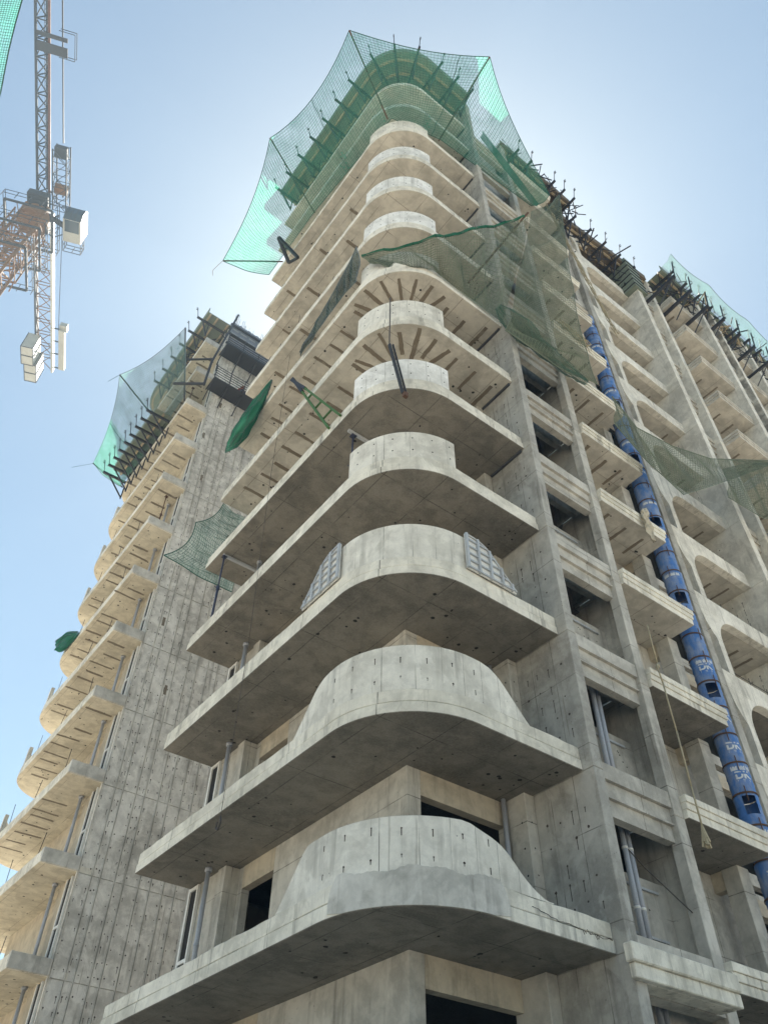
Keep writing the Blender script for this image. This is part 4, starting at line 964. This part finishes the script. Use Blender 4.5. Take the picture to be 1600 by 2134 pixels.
prop('grey prop on the upper rear tower balcony beside the pole', 7.6, BY + 1.2, bz(10) + .5, bz(11) - .003, 'rusty')
# outrigger frames
t = thing('outrigger_frame', 'green and black ladder frame jutting from the fifth slab edge', 'frame', (6.95, 11.4, zk(4) + .5))
pa, pb, pc = Vector((6.55, 13.75, 23.3)), Vector((6.9, 11.2, 18.95)), Vector((6.9, 11.75, 18.95))
m1 = pa + (pb - pa) * .3; m2 = pa + (pc - pa) * .3
put('rail', MB().beam(m1, pb, .07, .07).mesh('rail', 'green_paint'), t); put('rail', MB().beam(m2, pc, .07, .07).mesh('rail', 'green_paint'), t)
for f_ in (.45, .65, .85): put('rung', MB().beam(pa + (pb - pa) * f_, pa + (pc - pa) * f_, .05, .05).mesh('rung', 'green_paint'), t)
put('black_arm', MB().beam(pa + Vector((0, .06, 0)), m1, .1, .1).mesh('black_arm', 'steel'), t); put('black_arm', MB().beam(pa, m2, .1, .1).mesh('black_arm', 'steel'), t)
t = thing('outrigger_frame', 'black A-shaped frame jutting from the tenth slab edge under the green net', 'frame', (6.9, 16.5, 36.5))
put('leg', MB().beam((6.1, 16.85, 38.3), (6.93, 17.0, 37.0), .13, .13).mesh('leg', 'steel'), t); put('leg', MB().beam((6.1, 16.8, 38.25), (6.93, 16.05, 36.0), .13, .13).mesh('leg', 'steel'), t)
put('tie', MB().beam((6.93, 17.0, 37.0), (6.93, 16.05, 36.0), .1, .1).beam((6.5, 16.9, 37.6), (6.5, 16.45, 37.2), .07, .07).mesh('tie', 'steel'), t)
t = thing('chain_hoist', 'black steel arm hanging on a chain in front of the fifth drum', 'frame', (7.2, 9.2, 19.4))
put('arm', MB().beam((6.98, 9.15, 20.0), (7.5, 9.25, 18.35), .05, .08).mesh('arm', 'steel'), t)
put('arm', MB().beam((7.06, 9.1, 20.0), (7.58, 9.2, 18.3), .03, .05).mesh('arm', 'steel'), t)
put('chain', MB().path([(6.98, 9.15, 20.0), (6.99, 9.15, 21.0), (7.0, 9.15, 22.5)], .018, 5).mesh('chain', 'wire'), t)
put('lug', MB().box(7.5, 7.62, 9.17, 9.27, 18.2, 18.36).mesh('lug', 'rusty'), t)
# hanging wire and hook
t = thing('hoist_wire', 'thin wire hanging down past the left balconies with a hook at its end', 'wire', (6.7, 14.2, 8.4))
put('wire_line', MB().path([(6.7, 14.6, 25.9), (6.7, 14.5, 19.2), (6.72, 14.2, 13.1), (6.7, 14.15, 9.5), (6.7, 14.15, 8.75)], .006, 5).mesh('wire_line', 'wire'), t)
put('hook', MB().path([(6.7, 14.15, 8.75), (6.7, 14.1, 8.62), (6.7, 14.18, 8.5), (6.7, 14.28, 8.56), (6.7, 14.25, 8.68)], .018, 6).mesh('hook', 'wire'), t)
# rope with frayed end
t = thing('hanging_rope', 'pale rope hanging over the second balcony edge with a frayed tassel end', 'rope', (14.6, 8.6, 8.5))
put('rope_line', MB().path([(14.95, 8.75, 14.2), (14.9, 8.74, 13.0), (14.72, 8.66, 12.8), (14.70, 8.62, 12.3), (14.66, 8.6, 11.0), (14.62, 8.6, 9.7), (14.6, 8.6, 8.85)], .02, 6).mesh('rope_line', 'rope', True), t)
m = MB()
for i in range(14): m.tube((14.6, 8.6, 8.86), (14.6 + random.uniform(-.1, .1), 8.6 + random.uniform(-.08, .08), 8.45 + random.uniform(-.04, .06)), .022, 4, .03)
put('tassel', m.mesh('tassel', 'rope'), t); put('knot', MB().tube((14.9, 8.74, 12.95), (14.8, 8.7, 12.82), .05, 7).mesh('knot', 'rope'), t)
# cloth
m = MB(); nn = 12
G = [[(16.35 + .30 * (j / nn) + .06 * math.sin(i * .9 + j), 8.755 - .05 * math.sin(j * 1.7 + i * .3) - .06, 19.25 - 1.15 * i / 16 + .02 * j) if i < 14 else (16.42 + .16 * (j / nn), 8.70 - .04 * math.sin(j * 2), 19.2 - 1.15 * i / 16) for j in range(nn + 1)] for i in range(17)]
m.v = [p for r_ in G for p in r_]
for i in range(16):
    for j in range(nn): a = i * (nn + 1) + j; m.f.append([a, a + 1, a + nn + 2, a + nn + 1]); m.mi.append(0)
o = put('hanging_cloth', m.mesh('hanging_cloth', 'cloth', True)); sm = o.modifiers.new('thick', 'SOLIDIFY'); sm.thickness = .02
tag(o, 'limp beige cloth hanging over a balcony edge beside the blue chute', 'cloth')
# tangle of rope on a balcony edge
m = MB(); p = Vector((15.0, 8.75, zk(7) + .55)); pts = []
for i in range(90): pts.append((15.6 + .9 * math.sin(i * .37) * (1 - i / 180) + .1 * math.sin(i * 2.1), 8.72 + .06 * math.sin(i * 1.3), zk(7) + .45 + .16 * math.sin(i * .83) + .06 * math.cos(i * 1.9)))
m.path(pts, .02, 5)
for i in range(7): m.path([(15.2 + .2 * i, 8.7, zk(7) + .45), (15.22 + .2 * i, 8.64, zk(7) - .1 - random.random() * .4)], .012)
tag(put('rope_tangle', m.mesh('rope_tangle', 'rope')), 'tangled pale ropes heaped on a balcony edge above the chute', 'rope')
m = MB()
for j in range(6):
    pts = [(15.6 + 2.2 * i / 20 + .08 * math.sin(i + j * 2), 8.1 + .05 * math.cos(i * 1.4 + j), 39.5 - 9.5 * i / 20 + .1 * math.sin(i * .7 + j)) for i in range(21)]
    m.path(pts, .018, 4)
tag(put('yellow_ropes', m.mesh('yellow_ropes', 'rope')), 'bunch of yellowish ropes trailing down beside the long facade net', 'rope')

# ================================================================== tower crane
CRN = thing('tower_crane', 'tower crane with rusty lattice mast, reddish jib and white counter-jib at upper left', 'crane', (-6.4, 41.6, 0))
Zc = 70.0
cx, cy = -6.4, 41.6
jd = Vector((-0.366, -0.93, 0)).normalized(); js = Vector((-jd.y, jd.x, 0))     # along the jib / across it
def lattice(p0, p1, side, up, n, r_chord, r_lace, tri=False):
    """chords and lacing of a trussed box between two points; returns (chords, lacing)"""
    p0, p1 = Vector(p0), Vector(p1)
    offs = [side * -.5, side * .5, up * 1.0] if tri else [side * -.5 + up * -.5, side * .5 + up * -.5, side * .5 + up * .5, side * -.5 + up * .5]
    ch = [MB().tube(p0 + o_, p1 + o_, r_chord, 6) for o_ in offs]
    lc = MB(); k = len(offs)
    for i in range(n):
        a, b = p0 + (p1 - p0) * (i / n), p0 + (p1 - p0) * ((i + 1) / n)
        for c in range(k):
            d = (c + 1) % k
            lc.tube(a + offs[c], a + offs[d], r_lace, 4); lc.tube(a + offs[c if i % 2 else d], b + offs[d if i % 2 else c], r_lace, 4)
    return ch, lc
ch, lc = lattice((cx, cy, 0), (cx, cy, Zc - 1.6), js * 1.75, jd * 1.75, 36, .12, .06)
for c in ch: put('mast_chord', c.mesh('mast_chord', 'crane_rust'), CRN)
put('mast_lacing', lc.mesh('mast_lacing', 'crane_rust'), CRN)
# climbing cage and its platforms
ch, lc = lattice((cx, cy, Zc - 11), (cx, cy, Zc - 3.5), js * 2.35, jd * 2.35, 5, .07, .045)
for c in ch: put('cage_post', c.mesh('cage_post', 'crane_rust'), CRN)
put('cage_lacing', lc.mesh('cage_lacing', 'crane_rust'), CRN)
cp = Vector((cx, cy, 0))
for zc in (Zc - 10.5, Zc - 7.2, Zc - 3.9):
    pf = MB(); q = 1.9
    cor = [cp + js * (q * a) + jd * (q * b) for a, b in ((-1, -1), (1, -1), (1, 1), (-1, 1))]
    for a, b in zip(cor, cor[1:] + cor[:1]):
        pf.beam(a + Vector((0, 0, zc)), b + Vector((0, 0, zc)), .16, .14)
    pl = put('cage_platform', pf.mesh('cage_platform', 'crane_grey'), CRN)
    rl = MB()
    for a in cor: pf.beam(a + Vector((0, 0, zc)), cp + (a - cp) * .55 + Vector((0, 0, zc)), .1, .1)
    for a, b in zip(cor, cor[1:] + cor[:1]):
        a2, b2 = cp + (a - cp) * 1.14, cp + (b - cp) * 1.14
        for hgt in (.55, 1.1): rl.tube(a2 + Vector((0, 0, zc + hgt)), b2 + Vector((0, 0, zc + hgt)), .03, 5)
        for s in range(4): pp = a2 + (b2 - a2) * s / 4; rl.tube(pp + Vector((0, 0, zc)), pp + Vector((0, 0, zc + 1.1)), .03, 5)
    put('platform_rail', rl.mesh('platform_rail', 'crane_grey'), pl)
put('slewing_ring', MB().tube((cx, cy, Zc - 3.2), (cx, cy, Zc - 2.4), 1.25, 20).tube((cx, cy, Zc - 2.4), (cx, cy, Zc - 1.6), 1.0, 20).mesh('slewing_ring', 'crane_rust'), CRN)
T0 = Vector((cx, cy, Zc))
put('turntable', MB().beam(T0 - jd * 1.6 + Vector((0, 0, -1.2)), T0 + jd * 1.8 + Vector((0, 0, -1.2)), 1.7, .8).mesh('turntable', 'crane_grey'), CRN)
# jib
ch, lc = lattice(T0 + jd * 1.2, T0 + jd * 42 + Vector((0, 0, .5)), js * 1.0, Vector((0, 0, 1.15)), 30, .11, .055, True)
for i, c in enumerate(ch): put('jib_chord', c.mesh('jib_chord', 'crane_red' if i == 1 else 'crane_grey'), CRN)
put('jib_lacing', lc.mesh('jib_lacing', 'crane_grey'), CRN)
# trolley platform on the jib
tp = T0 + jd * 13.0 + js * .9
p_ = put('jib_platform', MB().beam(tp - js * 1.3, tp + js * 1.0, .7, .12).beam(tp - js * 1.3 + jd * 0.9, tp + js * 1.0 + jd * 0.9, .3, .1).mesh('jib_platform', 'crane_grey'), CRN)
m = MB()
for hgt in (.5, 1.0): m.path([tuple(tp + js * .2 + jd * -.6 + Vector((0, 0, hgt))), tuple(tp + js * 1.4 + jd * -.6 + Vector((0, 0, hgt))), tuple(tp + js * 1.4 + jd * 1.3 + Vector((0, 0, hgt))), tuple(tp + js * .2 + jd * 1.3 + Vector((0, 0, hgt)))], .03)
put('platform_rail', m.mesh('platform_rail', 'crane_grey'), p_)
# pendant bar beside the jib
put('pendant_bar', MB().tube(T0 + jd * 5.6 + js * 1.35 + Vector((0, 0, 1)), T0 + jd * 42 + js * .7 + Vector((0, 0, 1.6)), .06, 6).mesh('pendant_bar', 'steel'), CRN)
# winch frame beside the jib foot
wf = T0 + js * 1.5
m = MB(); ch, lc = lattice(wf + jd * 0.3, wf + jd * 5.6, js * 1.1, Vector((0, 0, 1.2)), 5, .06, .03)
f_ = put('winch_frame', lc.mesh('winch_frame', 'crane_grey'), CRN)
for c in ch: put('frame_chord', c.mesh('frame_chord', 'crane_grey'), f_)
put('winch_box', MB().beam(wf + jd * 4.8, wf + jd * 5.7, 1.0, .6).mesh('winch_box', 'crane_grey'), CRN)
put('winch_drum', MB().tube(wf + jd * 2.0 - js * .5, wf + jd * 2.0 + js * .5, .45, 16).mesh('winch_drum', 'crane_rust', True), CRN)
# cab
cb = T0 + js * 2.9 - jd * 0.6 + Vector((0, 0, -1.6))
def orient(pts): return [tuple(cb + jd * a + js * b + Vector((0, 0, c))) for a, b, c in pts]
prof = [(-1.1, -.2), (1.0, -.2), (1.35, .5), (1.3, 1.5), (1.0, 2.0), (-1.1, 2.0)]
m = MB(); n_ = len(prof)
m.v = orient([(a, -.75, c) for a, c in prof] + [(a, .75, c) for a, c in prof])
m.f = [list(range(n_)), list(range(n_, 2 * n_))[::-1]] + [[i, (i + 1) % n_, n_ + (i + 1) % n_, n_ + i] for i in range(n_)]
m.mi = [0, 0] + [1 if i in (1, 2) else 0 for i in range(n_)]
cab = put('cab', m.mesh('cab', ['crane_white', 'glass']), CRN)
gf = MB(); gf.v = orient([(-.15, -.6, -.215), (.95, -.6, -.215), (.95, .6, -.215), (-.15, .6, -.215), (-.15, -.6, -.205), (.95, -.6, -.205), (.95, .6, -.205), (-.15, .6, -.205)]); gf.f = [[3, 2, 1, 0], [4, 5, 6, 7], [0, 1, 5, 4], [1, 2, 6, 5], [2, 3, 7, 6], [3, 0, 4, 7]]; gf.mi = [0] * 6
put('floor_window', gf.mesh('floor_window', 'glass'), cab)
m = MB()
for b in (-.6, -.2, .2, .6): m.path(orient([(1.0, b, -.22), (1.37, b, .5), (1.32, b, 1.5)]), .03, 5)
put('window_bars', m.mesh('window_bars', 'crane_grey'), cab)
m = MB()
for c in (-.15, .45, 1.0): m.path(orient([(-1.1, -.75, c), (-2.1, -.75, c), (-2.1, .75, c), (-1.1, .75, c)]), .035, 5)
for a, b in ((-2.1, -.75), (-2.1, .75), (-2.1, 0), (-1.6, .75), (-1.6, -.75)): m.path(orient([(a, b, -.15), (a, b, 1.0)]), .035, 5)
put('cab_balcony', m.mesh('cab_balcony', 'crane_grey'), cab)
put('cab_arm', MB().beam(T0 + js * .8 + Vector((0, 0, -1.3)), cb + js * -.7 + Vector((0, 0, .3)), .4, .25).mesh('cab_arm', 'crane_grey'), CRN)
# counter-jib
for s_, mt in ((-.75, 'crane_grey'), (.75, 'crane_white')):
    put('counter_beam', MB().beam(T0 - jd * 0.5 + js * s_, T0 - jd * 17.5 + js * s_, .18, .75).mesh('counter_beam', mt), CRN)
ch, lc = lattice(T0 - jd * .8, T0 - jd * 17.2, js * 1.3, Vector((0, 0, .5)), 12, .04, .04)
put('counter_lacing', lc.mesh('counter_lacing', 'crane_rust'), CRN)
put('side_walkway', MB().beam(T0 - jd * 12.3 + js * 1.65, T0 - jd * 17.0 + js * 1.65, .55, .5).beam(T0 - jd * 11.9 + js * 1.7 + Vector((0, 0, .4)), T0 - jd * 12.6 + js * 1.7 + Vector((0, 0, .4)), .7, .6).mesh('side_walkway', 'crane_white'), CRN)
m = MB()
for a in (12.3, 13.8, 15.3, 17.0): m.beam(T0 - jd * a + js * .8, T0 - jd * a + js * 1.4, .1, .1)
put('walkway_frame', m.mesh('walkway_frame', 'crane_grey'), CRN)
for i in range(4):
    a = 13.3 + 1.05 * i; dz = -.9 if i < 2 else -.75
    put('counterweight', MB().beam(T0 - jd * a - js * (.85 if i < 2 else .65) + Vector((0, 0, dz - .6)), T0 - jd * (a + 1.0) - js * (.85 if i < 2 else .65) + Vector((0, 0, dz - .6)), 1.1, 2.4).mesh('counterweight', 'crane_white'), CRN)
    m = MB(); o_ = T0 - js * (.85 if i < 2 else .65) + Vector((0, 0, dz - .6))
    for aa in (a - .02, a + 1.0):
        for sx in (-.56, .56): m.beam(o_ - jd * aa + js * sx + Vector((0, 0, -1.22)), o_ - jd * aa + js * sx + Vector((0, 0, 1.22)), .05, .05)
        m.beam(o_ - jd * aa - js * .56 + Vector((0, 0, -1.22)), o_ - jd * aa + js * .56 + Vector((0, 0, -1.22)), .05, .05)
    for sx in (-.56, .56): m.beam(o_ - jd * a + js * sx + Vector((0, 0, -1.22)), o_ - jd * (a + 1) + js * sx + Vector((0, 0, -1.22)), .05, .05)
    put('weight_frame', m.mesh('weight_frame', 'crane_grey'), CRN)
put('tail_wire', MB().tube(T0 - jd * 1.0 + js * 1.6, T0 - jd * 12.5 + js * 1.3, .03, 5).mesh('tail_wire', 'steel'), CRN)

# ------------------------------------------------------------------ dusty air
hz = bpy.data.materials.new('haze'); hz.use_nodes = True; hz.node_tree.nodes.clear()
ho = hz.node_tree.nodes.new('ShaderNodeOutputMaterial'); hv_ = hz.node_tree.nodes.new('ShaderNodeVolumePrincipled')
hv_.inputs['Color'].default_value = (0.70, 0.88, 1.0, 1); hv_.inputs['Density'].default_value = 0.0019; hv_.inputs['Anisotropy'].default_value = 0.1
hz.node_tree.links.new(hv_.outputs[0], ho.inputs['Volume']); MATS['haze'] = hz
kind(put('haze', MB().box(-410, 410, -410, 410, -1.5, 76).mesh('haze', 'haze')), 'stuff')
SC.cycles.volume_bounces = 0

m = MB()
for i in range(34):
    p = T0 + jd * random.uniform(-1.6, 1.8) + js * random.uniform(-.8, 1.5) + Vector((0, 0, random.uniform(-3.0, .6)))
    q = p + Vector((random.uniform(-.7, .7), random.uniform(-.7, .7), random.uniform(-.6, .6)))
    m.beam(p, q, random.choice((.05, .08, .12)), random.choice((.05, .08)))
kind(put('machinery_clutter', m.mesh('machinery_clutter', 'crane_grey'), CRN), 'stuff')
m = MB()
for i in range(40):
    p = Vector((cx, cy, Zc - random.uniform(3, 11))) + js * random.uniform(-1.6, 1.6) + jd * random.uniform(-1.6, 1.6)
    m.beam(p, p + Vector((random.uniform(-.9, .9), random.uniform(-.9, .9), random.uniform(-1.2, 1.2))), random.choice((.05, .09)), .06)
kind(put('cage_clutter', m.mesh('cage_clutter', 'crane_rust'), CRN), 'stuff')
m = MB()
for sx in (-.2, .2): m.tube(T0 + jd * 3 + js * (.28 + sx * .6) + Vector((0, 0, .1)), T0 + jd * 22 + js * (.28 + sx * .6) + Vector((0, 0, .2)), .025, 4)
for i in range(64): m.tube(T0 + jd * (3 + .3 * i) + js * .16 + Vector((0, 0, .1)), T0 + jd * (3 + .3 * i) + js * .40 + Vector((0, 0, .1)), .02, 4)
put('jib_ladder', m.mesh('jib_ladder', 'crane_grey'), CRN)
# loose bars, planks and hoses crowding the roof edges
def tangle(parent, name, x0, x1, y0, y1, z0, z1, n, mat, rr, lmin, lmax):
    m = MB()
    for _ in range(n):
        p = Vector((random.uniform(x0, x1), random.uniform(y0, y1), random.uniform(z0, z1)))
        d = Vector((random.gauss(0, 1), random.gauss(0, .6), random.gauss(0, .55))).normalized() * random.uniform(lmin, lmax) * .7
        m.beam(p, p + d, rr * random.uniform(.7, 2.2), rr)
    kind(put(name, m.mesh(name, mat), parent), 'stuff')
tangle(D2, 'loose_bars', 20.3, 26.5, 9.5, 11.0, zk(12) + .6, zk(13) + .3, 90, 'steel', .035, .5, 1.9)
tangle(D3, 'loose_bars', 27.4, 40.0, 7.9, 9.6, zk(12) + .3, zk(13) + .2, 210, 'steel', .035, .5, 2.0)
tangle(D3, 'loose_planks', 27.4, 40.0, 8.2, 9.4, zk(12) + .5, zk(13), 40, 'timber', .05, .8, 2.2)
tangle(D4, 'loose_bars', 14.6, 20.2, 8.6, 9.8, zk(12) + 1.2, zk(13), 90, 'steel', .03, .4, 1.4)
tangle(D5, 'loose_bars', 7.3, 8.6, BY + .3, BY + 6, bz(12) + .8, bz(13), 60, 'steel', .035, .6, 1.8)
tangle(D1, 'loose_bars', 7.0, 8.4, 11.2, 18.4, zk(12) + 1.2, zk(13) - .1, 60, 'steel', .03, .6, 1.8)
